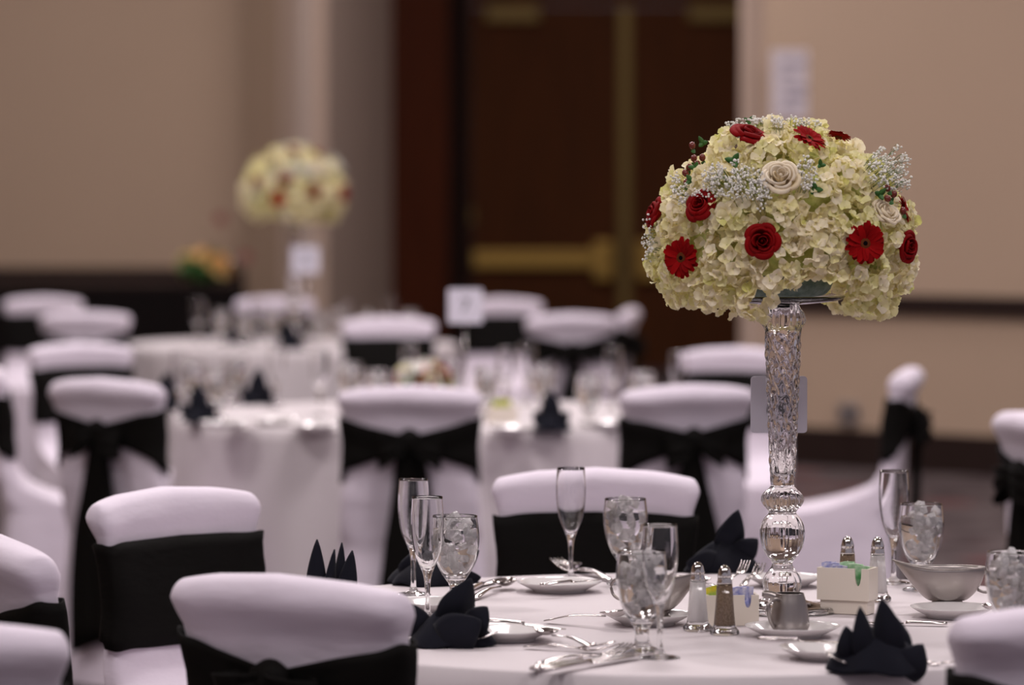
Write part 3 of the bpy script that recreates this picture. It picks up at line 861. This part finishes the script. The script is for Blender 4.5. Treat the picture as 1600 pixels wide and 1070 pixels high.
# creamer
t = empty('steel_creamer', onz(1234, 984, .7645), 0); tag(t, 'small brushed steel creamer jug on a white saucer before the crystal vase', 'creamer')
pr = smoothprof([(.0003, 0), (.0315, 0), (.0325, .002), (.031, .02), (.0275, .042), (.0235, .056), (.0225, .060)], 3) + smoothprof([(.0215, .060), (.0225, .055), (.0262, .042), (.0297, .02), (.030, .004), (.0003, .003)], 3)
mk('jug_body', lathe(pr, 40), 'steel', t)
mk('handle', tube(smoothprof([(-.018, -.016, .050), (-.026, -.026, .052), (-.036, -.034, .046), (-.036, -.034, .028), (-.030, -.026, .012), (-.024, -.018, .008)], 4), .0032, 8, 1.0), 'steel', t)
mk('spout', tube(smoothprof([(-.016, .004, .050), (-.030, .006, .056), (-.044, .008, .058)], 3), [.008, .0075, .007, .0065, .006, .0055, .005], 10), 'steel', t)

# ------------------------------------------------------------------ crystal vase
VB = onz(1222, 955, T1z)
def vase(loc, label, rz=0):
    t = empty('crystal_vase', loc, rz); tag(t, label, 'vase', 'tall crystal vases')
    rnds = [(.0003, 0), (.088, 0), (.0925, .003), (.0925, .007), (.088, .0105), (.07, .012), (.05, .016), (.034, .022), (.028, .029)]
    mk('round_foot', lathe(smoothprof(rnds + [(.0003, .030)], 3), 64, lambda a, z: 1 + (.012 * math.cos(24 * a) if .008 < z < .025 else 0)), 'thick', t)
    body = smoothprof([(.0003, .0302), (.026, .031), (.0315, .040), (.033, .050), (.030, .060), (.023, .070), (.0175, .079), (.019, .086), (.027, .096), (.0345, .110), (.0382, .128), (.0370, .145), (.031, .158), (.0235, .166), (.025, .172), (.032, .181), (.035, .190), (.032, .200), (.024, .208), (.0195, .214)], 4)
    def flute_fn(a, z):
        k = 0
        if .10 < z < .165: k = .035 * (.5 + .5 * math.cos(16 * a)) * math.sin(math.pi * (z - .10) / .065)
        elif .17 < z < .208: k = .05 * math.cos(16 * a) * math.sin(math.pi * (z - .17) / .038)
        elif z < .07: k = .02 * math.cos(12 * a)
        return 1 - k
    mk('turned_bulbs', lathe(body, 96, flute_fn), 'thick', t)
    # tapering hammered stem, hollow
    st = [(.0195, .2142)]
    n = 120
    for i in range(1, n):
        u = i / n; st.append((.0200 + .0105 * u ** .9, .2142 + .262 * u))
    st += [(.032, .480), (.036, .487), (.0385, .494), (.0365, .501), (.0345, .507), (.030, .513), (.0275, .519)]
    st += [(.0245, .519), (.025, .500), (.024, .480), (.0215, .40), (.017, .30), (.013, .235), (.0003, .228)]
    def ham(a, z):
        if z < .22 or z > .478: return 1 + (.03 * math.cos(16 * a) if .48 < z < .51 else 0)
        ph = 2 * math.pi * z / .030
        return 1 + .055 * math.cos(9 * a) * math.cos(ph) + .03 * math.cos(9 * a + 1.5 + ph * .5) + .012 * math.cos(18 * a + ph) 
    V, Fc = lathe([(.0003, .2141)] + st, 108, lambda a, z: ham(a, z))
    mk('hammered_stem', (V, Fc), 'thick', t)
    mk('top_plate', lathe(smoothprof([(.0003, .5195), (.03, .5195), (.05, .521), (.09, .526), (.103, .531), (.1045, .5335), (.102, .535), (.088, .531), (.05, .527), (.0003, .527)], 3), 64), 'thick', t)
    return t
vase(VB, 'tall crystal vase with faceted bulbs and tapering stem on the nearest table')

# table number stands
def number_card(p, rz, label, num, hcard=1.107, s=.049, nsize=.085, bold=.003):
    t = empty('table_number_stand', p, rz); tag(t, label, 'table number', 'table number stands')
    zc = hcard - .76
    mk('base', lathe([(.0003, 0), (.028, 0), (.028, .003), (.008, .006), (.0003, .006)], 24), 'chrome', t)
    mk('rod', tube([(0, 0, .005), (0, 0, zc - s)], .0018), 'chrome', t)
    pts = []
    for cx, cz, a0 in ((s - .006, s - .006, 0), (-s + .006, s - .006, 90), (-s + .006, -s + .006, 180), (s - .006, -s + .006, 270)):
        for k in range(5):
            a = R(a0 + k * 22.5); pts.append((cx + .006 * math.cos(a), zc + cz + .006 * math.sin(a)))
    c = mk('card', extrude_poly(pts, -.0012, .0012), 'card', t, smooth=False)
    cu = bpy.data.curves.new('number', 'FONT'); cu.body = num; cu.size = nsize; cu.align_x = 'CENTER'; cu.align_y = 'CENTER'; cu.extrude = .0003; cu.offset = bold
    cu.materials.append(MT['ink'])
    tmp = bpy.data.objects.new('number', cu); COL.objects.link(tmp); bpy.context.view_layer.update()
    me = bpy.data.meshes.new_from_object(tmp.evaluated_get(bpy.context.evaluated_depsgraph_get())); bpy.data.objects.remove(tmp)
    o = bpy.data.objects.new('number', me); COL.objects.link(o); o.parent = c; o.location = (0, -.0018, zc); o.rotation_euler = (R(90), 0, 0)
    return t
pv = ony(1217, 632, VB.y + .135)
number_card(Vector((pv.x, VB.y + .135, .76)), R(4), 'square white table number card standing directly behind the crystal vase', '8', pv.z)
pv = ony(727, 478, 12.05)
number_card(Vector((pv.x, 12.05, .76)), 0, 'white table number card on the middle table before the brown door', '7', pv.z, .054, .06, .0)
pv = ony(477, 406, T3.y - .12)
number_card(Vector((pv.x, T3.y - .12, .76)), 0, 'white table number card under the blurred bouquet', '5', pv.z, .062, .08, .001)

# ------------------------------------------------------------------ bouquet
def floret_vf(r, seed, petals=4, n=3, m=4):
    rq = random.Random(seed); V = []; Fc = []; fm = []
    for k in range(petals):
        a0 = 2 * math.pi * k / petals + rq.uniform(-.15, .15); rr = r * rq.uniform(.85, 1.12)
        up = rq.uniform(.15, .95); b0 = len(V)
        for i in range(n + 1):
            u = i / n
            w = rr * .62 * math.sin(math.pi * (.10 + .74 * u)) ** .8
            for j in range(m + 1):
                v = j / m * 2 - 1
                x = rr * (u * 1.0 - .18 * v * v * u); y = v * w
                z = rr * (up * u - .45 * up * u * u * u) + rr * .24 * v * v * u + rq.uniform(-.09, .09) * rr * u
                V.append((x * math.cos(a0) - y * math.sin(a0), x * math.sin(a0) + y * math.cos(a0), z))
        for i in range(n):
            for j in range(m):
                q = b0 + i * (m + 1) + j
                Fc.append((q, q + m + 1, q + m + 2, q + 1)); fm.append(0)
    s = sphere((0, 0, r * .06), r * .10, 5, 3); b0 = len(V)
    V += s[0]; Fc += [tuple(i + b0 for i in f) for f in s[1]]; fm += [1] * len(s[1])
    return V, Fc, fm
FLOR = []
for q in range(8):
    v, f, fm = floret_vf(.0138, 50 + q)
    me = bpy.data.meshes.new('hydrangea_floret'); me.from_pydata(v, [], f); me.materials.append(MT['hydg' if q in (2, 6) else 'hyd']); me.materials.append(MT['hydc'])
    for p, i in zip(me.polygons, fm): p.material_index = i
    me.polygons.foreach_set('use_smooth', [True] * len(f)); FLOR.append((me, v, f, fm))

def petal_cup(r, h, half, curl, n=9, m=10, seed=0):
    rq = random.Random(seed); V = []; ph = rq.uniform(0, 6)
    pr = smoothprof([(r * .12, 0), (r * .72, h * .35), (r * .92, h * .72), (r * (1.0 + .10 * curl), h * (1 - .10 * curl)), (r * (1.0 + .32 * curl), h * (1.0 - .16 * curl)), (r * (1.0 + .40 * curl), h * (.93 - .26 * curl))], 2)
    for i, (rad, z) in enumerate(pr):
        v = i / (len(pr) - 1)
        for j in range(m + 1):
            u = j / m * 2 - 1
            k = 1 - abs(u) ** 2.6 * .30 * v
            zz = z * k + h * .03 * v * math.sin(u * 4 + ph)
            rd = rad * (1 - .12 * abs(u) ** 2) * (1 + .05 * v * math.sin(u * 3 + ph * 2))
            hw = half * (1 - .35 * max(0, v - .55) / .45 * abs(u) ** 3)
            V.append((rd * math.cos(u * hw), rd * math.sin(u * hw), zz))
    n = len(pr) - 1
    Fc = [(i * (m + 1) + j, i * (m + 1) + j + 1, (i + 1) * (m + 1) + j + 1, (i + 1) * (m + 1) + j) for i in range(n) for j in range(m)]
    return V, Fc
def rose(parent, loc, nrm, size, m, label=None, roll=0.0, openness=1.0):
    """petals are sub-parts; local +z = flower axis"""
    q = nrm.to_track_quat('Z', 'Y')
    core = mk('rose_bloom', sphere((0, 0, size * .45), size * .15, 10, 8, (1, 1, 2.6)), m, parent, loc)
    core.rotation_mode = 'QUATERNION'; core.rotation_quaternion = q @ Matrix.Rotation(roll, 4, 'Z').to_quaternion()
    rings = [(.20, .98, 2, 1.5, 0.15), (.33, 1.0, 3, 1.25, .35), (.50, .98, 3, 1.25, .55), (.70, .92, 4, 1.05, .85 * openness), (.88, .78, 5, .95, 1.0 * openness)]
    rq = random.Random(int(size * 1e5))
    for k, (rr, hh, cnt, half, curl) in enumerate(rings):
        me = None
        for j in range(cnt):
            if me is None or j == 2:
                o = mk('rose_petal', petal_cup(rr * size, hh * size, half, curl, seed=k * 7 + j), m, core); me = o.data
            else: o = mk('rose_petal', me, None, core)
            o.rotation_euler = (rq.uniform(-.10, .10), rq.uniform(-.10, .10), 2 * math.pi * j / cnt + k * 1.1 + rq.uniform(-.2, .2))
            o.location = (rq.uniform(-1, 1) * size * .03, rq.uniform(-1, 1) * size * .03, rq.uniform(-.04, .04) * size)
            solidify(o, size * .012)
    if label: core['label'] = label
    return core
def gerbera(parent, loc, nrm, size, label=None, n1=17):
    q = nrm.to_track_quat('Z', 'Y')
    c = mk('gerbera_bloom', lathe([(.0003, -.001), (size * .30, -.001), (size * .31, .002), (size * .22, .004), (.0003, .0035)], 20), 'stamen', parent, loc)
    c.rotation_mode = 'QUATERNION'; c.rotation_quaternion = q
    mk('dark_eye', sphere((0, 0, .003), size * .125, 12, 6, (1, 1, .4)), 'dark', c)
    me = None
    for layer in range(2):
        for k in range(n1):
            a = 2 * math.pi * (k + layer * .5) / n1 + random.uniform(-.06, .06)
            if me is None:
                V = []; nn, mm = 5, 4
                for i in range(nn + 1):
                    u = i / nn; x = size * (.18 + .82 * u); w = size * .165 * math.sin(math.pi * (.16 + .68 * u)) ** .6
                    if i == nn: w *= .75
                    for j in range(mm + 1):
                        v = j / mm * 2 - 1
                        V.append((x, v * w, size * (.10 * math.sin(u * 2.4) - .05 * u) + abs(v) * size * .03))
                Fc = [(i * (mm + 1) + j, (i + 1) * (mm + 1) + j, (i + 1) * (mm + 1) + j + 1, i * (mm + 1) + j + 1) for i in range(nn) for j in range(mm)]
                o = mk('gerbera_petal', (V, Fc), 'redger', c); me = o.data
            else: o = mk('gerbera_petal', me, None, c)
            s = random.uniform(.9, 1.06) * (1 if layer == 0 else .93)
            o.rotation_euler = (random.uniform(-.15, .15), random.uniform(-.12, .05) - layer * .14, a); o.scale = (s, 1, 1)
            o.location = (0, 0, .0006 * layer)
    if label: c['label'] = label
    return c

BZ = 1.377
BCX, BCY = ony(1222, 385, VB.y).x, VB.y
RS = F / VB.y * 1.0   # px per metre at the vase
def prof_rho(z):
    if z >= 0: return .219 * math.sqrt(max(0, 1 - (z / .212) ** 2))
    return .219 * (1 - .28 * (min(-z, .11) / .10) ** 2.4)
def surf(px, py, sink=0.0):
    """front point of the dome under a pixel, local to bouquet centre, with normal"""
    x = (px - 1222) / RS; z = (385 - py) / RS
    rho = prof_rho(z) - sink
    y2 = rho * rho - x * x
    if y2 < 0:
        k = abs(x) / max(rho, .01); x = math.copysign(rho * .995, x); y2 = rho * rho - x * x
    y = -math.sqrt(max(y2, 0))
    if z >= 0: n = Vector((x / .219 ** 2, y / .219 ** 2, z / .212 ** 2)).normalized()
    else: n = Vector((x, y, -.10 * rho)).normalized()
    return Vector((x, y, z)), n
def bouquet(loc, label, rz=0):
    t = empty('floral_centrepiece', loc, rz); tag(t, label, 'bouquet', 'dome bouquets on crystal vases')
    mk('foam_core', lathe(smoothprof([(.0003, -.045), (.15, -.045), (.172, -.02), (.165, .05), (.13, .11), (.07, .155), (.0003, .168)], 2), 40), 'under', t)
    mk('foam_dish', lathe(smoothprof([(.0003, -.0835), (.055, -.0835), (.075, -.078), (.085, -.062), (.08, -.046), (.0003, -.0455)], 2), 40), 'foam', t)
    keep = []   # (point, radius) clear zones
    def put(px, py, r, sink=0): 
        p, n = surf(px, py, sink); keep.append((p, r)); return p, n
    def aim(n, v, k): return (n * (1 - k) + Vector(v) * k).normalized()
    p, n = put(1178, 373, .026); rose(t, p - n * .006, aim(n, (0, -1, .05), .5), .0255, 'redrose', 'fully open red rose', .4)
    p, n = put(1160, 217, .022); rose(t, p - n * .006, aim(n, (.45, -.35, .9), .8), .027, 'redrose', 'tall red rose leaning up', .9, 1.25)
    p, n = put(1089, 322, .021); rose(t, p - n * .006, aim(n, (-.3, -.6, .35), .6), .023, 'redrose', 'red rose half buried', 2, 1.2)
    p, n = put(1028, 334, .018); rose(t, p - n * .004, aim(n, (-1, -.25, .3), .6), .023, 'redrose', 'red rose at the left rim', 1)
    p, n = put(1404, 383, .021); rose(t, p - n * .006, aim(n, (.5, -.8, 0), .5), .0235, 'redrose', 'small red rose at the right rim', 3)
    p, n = put(1207, 284, .028); rose(t, p - n * .0, aim(n, (0, -.75, .6), .5), .029, 'whiterose', 'open ivory rose', .2, .7)
    p, n = put(1372, 338, .022); rose(t, p - n * .010, aim(n, (.2, -.4, .8), .6), .026, 'whiterose', 'half hidden white rose bud', 1.2, .5)
    p, n = put(1064, 399, .030); gerbera(t, p + n * .006, aim(n, (-.35, -.9, .05), .6), .034, 'dark red gerbera at lower left')
    p, n = put(1332, 377, .031); gerbera(t, p + n * .006, aim(n, (.15, -1, .05), .6), .036, 'large dark red gerbera at lower right')
    p, n = put(1254, 221, .022); gerbera(t, p + n * .004, aim(n, (.55, -.45, .7), .7), .030, 'red gerbera tilted away near the top')
    p, n = put(1308, 211, .010); gerbera(t, p + n * -.004, aim(n, (.2, .3, 1), .9), .021, 'red gerbera barely showing at the top right')
    p, n = put(1404, 326, .012); gerbera(t, p + n * .0, aim(n, (1, -.2, .3), .8), .024, 'red gerbera edge-on at the right rim')
    # berries
    for sx in (((1080, 227), (1082, 247), (1094, 246), (1086, 256), (1074, 261), (1068, 270), (1069, 284)), ((1367, 298), (1377, 307), (1366, 313), (1391, 331))):
        for (bx, by) in sx:
            p, n = surf(bx, by); keep.append((p, .006)); out = .016 if bx < 1200 else .012
            if bx < 1200:
                p = Vector(((bx - 1222) / RS, p.y * .75 - .02, (385 - by) / RS))
                out = 0
            b = mk('berry', sphere((0, 0, 0), .0055, 10, 8, (1, 1, 1.2)), 'berry', t, p + n * out, (random.uniform(-.4, .4), random.uniform(-.6, .6), 0))
            mk('calyx', napkin_leaf((0, 0, -.007), (.004, 0, -.013), .003, n=3, m=2, bend=(0, 0, 0)), 'green', b)
    for k, (ax, ay, s) in enumerate([(1092, 228, 1), (1086, 266, 1), (1078, 285, .9), (1141, 256, 1.4), (1258, 298, 1.2), (1358, 305, 1.1), (1268, 262, .8), (1165, 195, .8)]):
        p, n = surf(ax, ay)
        for j in range(3):
            a = k + j * 2.1; d = Vector((math.cos(a), -.3, math.sin(a))) * .010 * s
            solidify(mk('leaf', napkin_leaf(p + n * .006, p + n * .010 + d, .0032 * s, n=5, m=2, bend=(0, 0, 0)), 'green', t), .0006)
    # baby's breath sprays
    def spray(cx, cy, rx, ry, cnt, out0, out1, seed, dens=.0036):
        rq = random.Random(seed); parts = []; st = []
        for i in range(cnt):
            a = rq.uniform(0, 6.28); q = math.sqrt(rq.random())
            x_, y_ = cx + rx * q * math.cos(a), cy + ry * q * math.sin(a)
            p, n = surf(x_, y_); o = p + n * rq.uniform(out0, out1)
            x = (x_ - 1222) / RS; z = (385 - y_) / RS
            if abs(x) > prof_rho(z): o = Vector((x, rq.uniform(-.06, .0), z)); p = o * .93; n = Vector((0, 0, 0))
            for _ in range(rq.choice((1, 2, 2, 3))):
                c = o + Vector((rq.uniform(-1, 1), rq.uniform(-1, 1), rq.uniform(-1, 1))) * .0035
                parts.append(sphere(c, rq.uniform(.0015, .0025), 6, 4))
            st.append(tube([p - n * .01, (p + o) / 2 + Vector((0, 0, .002)), o], .00035, 3))
        g = mk('babys_breath_stems', join(st), 'green', t); g['kind'] = 'stuff'
        f = mk('babys_breath', join(parts), 'gyp', t); f['kind'] = 'stuff'
    spray(1146, 290, 44, 24, 170, .014, .026, 1); spray(1178, 306, 14, 26, 40, .014, .026, 2)
    spray(1245, 280, 16, 24, 50, .012, .020, 3); spray(1372, 272, 36, 30, 130, .012, .028, 4)
    spray(1404, 262, 14, 40, 40, .010, .024, 5); spray(1012, 372, 9, 40, 45, .0, .01, 6)
    spray(1178, 193, 46, 8, 70, .004, .012, 7); spray(1100, 305, 20, 8, 22, .008, .014, 8); spray(1240, 196, 40, 9, 40, .002, .01, 9)
    spray(1064, 300, 12, 22, 40, .006, .014, 10)
    # hydrangea florets
    rq = random.Random(11); heads = []
    for i in range(4000):
        z = rq.uniform(-.085, .205); a = rq.uniform(0, 2 * math.pi); rho = max(prof_rho(z) - .036, .0)
        if z > 0: k = (.212 - .036) / .212; zz = z * k
        else: zz = z
        c = Vector((rho * math.cos(a), rho * math.sin(a), zz))
        if all((c - h).length > .062 for h in heads): heads.append(c)
        if len(heads) > 62: break
    pts = []
    for hi, hc in enumerate(heads):
        out = Vector((hc.x, hc.y, hc.z + .02)).normalized()
        for i in range(230):
            d = Vector((rq.gauss(0, 1), rq.gauss(0, 1), rq.gauss(0, 1))).normalized()
            if d.dot(out) < .0: continue
            p = hc + d * rq.uniform(.036, .047)
            if any((p - h2).length < .030 for h2 in heads if h2 is not hc): continue
            if any((p - q).length < .0108 for q, _, _ in pts): continue
            # clear zones for feature flowers
            bad = False
            for kp, kr in keep:
                dd = p - kp
                if abs(dd.x) < kr and abs(dd.z) < kr and (dd.x ** 2 + dd.z ** 2) < kr * kr and p.y < 0 and kp.length < p.length + .03: bad = True; break
            sx_ = 1222 + p.x * RS; sy_ = 385 - p.z * RS
            if p.y < .03 and 1198 < sx_ < 1316 and sy_ > 436 - 0.0011 * (sx_ - 1275) ** 2 * -1: bad = True
            if sy_ > 474 and (sx_ < 1130 or 1190 < sx_ < 1310) : bad = True
            if sy_ > 488: bad = True
            if not bad: pts.append((p, d, hi))
    pts.sort(key=lambda q: q[0].y)
    rest = []; restm = []
    kk = 0
    for i, (p, d, hi) in enumerate(pts):
        dd = (d + Vector((rq.uniform(-.6, .6), rq.uniform(-.6, .6), rq.uniform(-.6, .6)))).normalized()
        vi = (hi * 3 + rq.choice((0, 1, 3, 4))) % 8
        if hi % 5 == 2: vi = rq.choice((2, 6, 1))
        me, v, f, fm = FLOR[vi]; q = dd.to_track_quat('Z', 'Y'); ang = rq.uniform(0, 6.28); s = rq.uniform(.8, 1.15)
        # spread the individually built ones over the visible side, weighted to the front
        if d.y < .35 and kk < 300 and (p.y < -.02 or abs(p.x) > .12):
            o = mk('hydrangea_floret', me, None, t, p); o.rotation_mode = 'QUATERNION'
            o.rotation_quaternion = q @ Matrix.Rotation(ang, 4, 'Z').to_quaternion(); o.scale = (s, s, s); kk += 1
        else:
            M_ = Matrix.Translation(p) @ q.to_matrix().to_4x4() @ Matrix.Rotation(ang, 4, 'Z') @ Matrix.Scale(s, 4)
            n0 = len(rest)
            rest += [tuple(M_ @ Vector(x)) for x in v]; restm += [(tuple(a_ + n0 for a_ in q_), m_ if vi not in (2, 6) or m_ == 1 else 2) for q_, m_ in zip(f, fm)]
    o = mk('massed_florets', (rest, [a_ for a_, _ in restm]), None, t, mats=['hyd', 'hydc', 'hydg'], fm=[b for _, b in restm])
    o['kind'] = 'stuff'
    print('florets', len(pts), 'heads', len(heads))
    return t
B1 = bouquet(Vector((BCX, BCY, BZ)), 'large dome bouquet of cream hydrangea, red roses and gerberas on the crystal vase')

# second vase and bouquet on the far table
V2 = Vector((ony(458, 545, T3.y).x, T3.y + .05, .76))
def first(name): return [o for o in bpy.data.objects if o.name == name][0]
v2 = copy_tree(first('crystal_vase')); v2.location = V2; v2['label'] = 'blurred tall crystal vase on the far left table'
b2 = copy_tree(B1); b2.location = V2 + Vector((0, 0, BZ - .76 + .0)); b2.rotation_euler = (0, 0, R(38)); b2.scale = (1.08,) * 3
v2.scale = (1, 1, 1.12); b2.location.z = .76 + (BZ - .76 - .10) * 1.12 + .108
b2['label'] = 'blurred dome bouquet of cream flowers with red blooms, far left before the wall'

# ------------------------------------------------------------------ things on the farther tables
ORD = ['leftmost', 'second from left', 'third from left', 'fourth from left', 'fifth from left', 'sixth from left', 'seventh from left', 'eighth from left', 'ninth from left', 'tenth from left', 'eleventh from left', 'twelfth from left', 'thirteenth from left']
def batch(kind, pts, table_name, group, seed=0, back=False):
    pts = sorted(pts)
    for i, (x, y) in enumerate(pts):
        p = onz(x, y, .7605)
        if kind == 'goblet': o = goblet(p, 7, seed + i + 10); nm = 'blurred ice water goblet'
        elif kind == 'flute': o = flute(p); nm = 'blurred champagne flute'
        elif kind == 'plate': o = mk('bread_plate', PL, None, None, p); nm = 'small white plate'
        elif kind == 'napkin':
            o = napkin(x, y, .062, .05, .05, [((0, 0, .02), (.006 * (-1) ** i, 0, .125), .030), ((.02, -.02, .02), (.05, -.02, .06), .02), ((-.03, -.01, .02), (-.05, -.01, .06), .018)], None, i); nm = 'black pointed napkin'
        tag(o, '%s of the %ss on the %s' % (ORD[i], nm, table_name), kind, group)
mt, ft = 'middle table', 'far left table'
batch('napkin', [(258, 641), (312, 660), (402, 632), (862, 673)], mt, 'napkins on the middle table')
batch('goblet', [(340, 655), (368, 632), (548, 641), (590, 655), (848, 645), (920, 664), (1003, 658), (700, 634), (760, 650), (300, 640)], mt, 'goblets on the middle table', 1)
batch('flute', [(432, 636), (500, 650), (791, 642), (1060, 651), (958, 641), (824, 632), (280, 650), (640, 634)], mt, 'flutes on the middle table')
batch('plate', [(430, 664), (350, 668), (945, 668), (800, 676), (490, 672), (1000, 664), (560, 634)], mt, 'plates on the middle table')
batch('napkin', [(455, 546), (372, 537)], ft, 'napkins on the far left table')
batch('goblet', [(382, 541), (425, 534), (498, 541), (528, 536), (345, 536), (575, 540), (640, 538)], ft, 'goblets on the far left table', 30)
batch('flute', [(402, 536), (545, 543), (310, 538), (610, 534)], ft, 'flutes on the far left table')

# low glass cube of red and magenta flowers on the middle table
def blossom_vf(r, seed):
    return floret_vf(r, seed, 6, 3, 3)
def low_arrangement(p, label, w, h, mat_names, n, rad, seed, group=None, lift=0):
    t = empty('flower_arrangement', p); tag(t, label, 'flower arrangement', group)
    th = .003
    pr = smoothprof([(.0003, 0), (w * .8, 0), (w, .004), (w, h)], 3) + smoothprof([(w - th, h), (w - th, .012), (w * .8, .008), (.0003, .008)], 3)
    mk('glass_bowl', lathe(pr, 40), 'glass', t)
    mk('foliage', xf(sphere((0, 0, 0), rad * .8, 16, 10, (1, 1, .75)), Matrix.Translation((0, 0, h + .2 * rad + lift))), 'green', t)
    rq = random.Random(seed)
    for i in range(n):
        a = rq.uniform(0, 6.28); e = rq.uniform(-.2, 1.0)
        d = Vector((math.cos(a) * math.cos(e), math.sin(a) * math.cos(e), math.sin(e)))
        v, f, fm = blossom_vf(rad * .42, seed * 10 + i % 4)
        o = mk('blossom', (v, f), mat_names[i % len(mat_names)], t, Vector((0, 0, h + .2 * rad + lift)) + Vector((d.x, d.y, d.z * .8)) * rad * .85)
        o.rotation_mode = 'QUATERNION'; o.rotation_quaternion = d.to_track_quat('Z', 'Y')
    for i in range(8):
        a = i * .8; solidify(mk('leaf', napkin_leaf((rad * .5 * math.cos(a), rad * .5 * math.sin(a), h), (rad * 1.2 * math.cos(a), rad * 1.2 * math.sin(a), h + rad * .3 + lift), rad * .2), 'green', t), .001)
    return t
low_arrangement(onz(662, 655, .76), 'low clear bowl of red and magenta flowers on the middle table', .080, .10, ['redrose', 'gyp', 'pinkp', 'hydg', 'redrose', 'gyp'], 30, .080, 4)
# small sugar caddy with yellow packets
t = empty('sugar_caddy', onz(784, 660, .76), .2); tag(t, 'small cream caddy with a yellow packet on the middle table', 'caddy', 'cream sugar caddies')
mk('box_body', join([box(-.045, .045, -.025, -.021, 0, .05), box(-.045, .045, .021, .025, 0, .05), box(-.045, -.041, -.021, .021, 0, .05), box(.041, .045, -.021, .021, 0, .05), box(-.041, .041, -.021, .021, 0, .004)]), 'cream', t, smooth=False)
for i in range(3): mk('sweetener_packet', packet(.016, .065), 'yellow', t, (-.018 + .016 * i, -.01 + .006 * i, .006), (.1 - .1 * i, 0, .1), smooth=False)

# dark skirted buffet along the far left wall and its flower arrangement
bz = .86
bt = empty('buffet_table', (-4.0, 25.5, 0)); tag(bt, 'long buffet table under a black skirt along the far left wall', 'table')
xb1 = ony(372, 500, 25.5).x + 4.0
mk('tabletop', box(-3.4, xb1, -.38, .38, bz - .03, bz, .006), 'rail', bt, smooth=False)
loops = []
per = []
for k in range(160): per.append((-3.42 + (xb1 + 3.44) * k / 159, -.40 + .012 * math.sin(k * 1.3)))
for k in range(20): per.append((xb1 + .02 + .012 * math.sin(k * 1.9), -.40 + .8 * k / 19))
for k in range(2): per.append((-3.42, .40 - .8 * 0) if k == 0 else (-3.42, .0))
for z in (0.01, .3, .6, bz - .031): loops.append([(x, y, z) for x, y in per])
mk('pleated_skirt', loft(loops), 'blackcloth', bt)
low_arrangement(Vector((ony(318, 440, 25.4).x, 25.4, bz + .001)), 'blurred arrangement of orange and green flowers on the dark buffet', .07, .05, ['orange', 'orange', 'hydg', 'orange', 'green'], 30, .155, 8)
# branch vase with a few pale red blossoms
p = Vector((ony(372, 500, 26.0).x - .02, 25.62, bz))
t = empty('branch_vase', p); tag(t, 'tall thin vase of twigs with faint red blossoms beside the pilaster', 'vase')
mk('glass_cylinder', lathe([(.0003, 0), (.03, 0), (.032, .004), (.032, .16), (.030, .16), (.030, .008), (.0003, .008)], 24), 'glass', t)
tips = []
for (bx, by) in ((345, 342), (384, 402), (360, 380), (372, 352)):
    q = ony(bx, by, 25.62) - p; tips.append(q)
    mk('twig', tube([(0, 0, .01), q * .5 + Vector((.02, 0, .05)), q], [.003, .002, .0012], 5), 'redwood', t)
for q in tips[:2]:
    v, f, fm = blossom_vf(.042, 3); mk('blossom', (v, f), 'palered', t, q, (R(80), 0, 0))
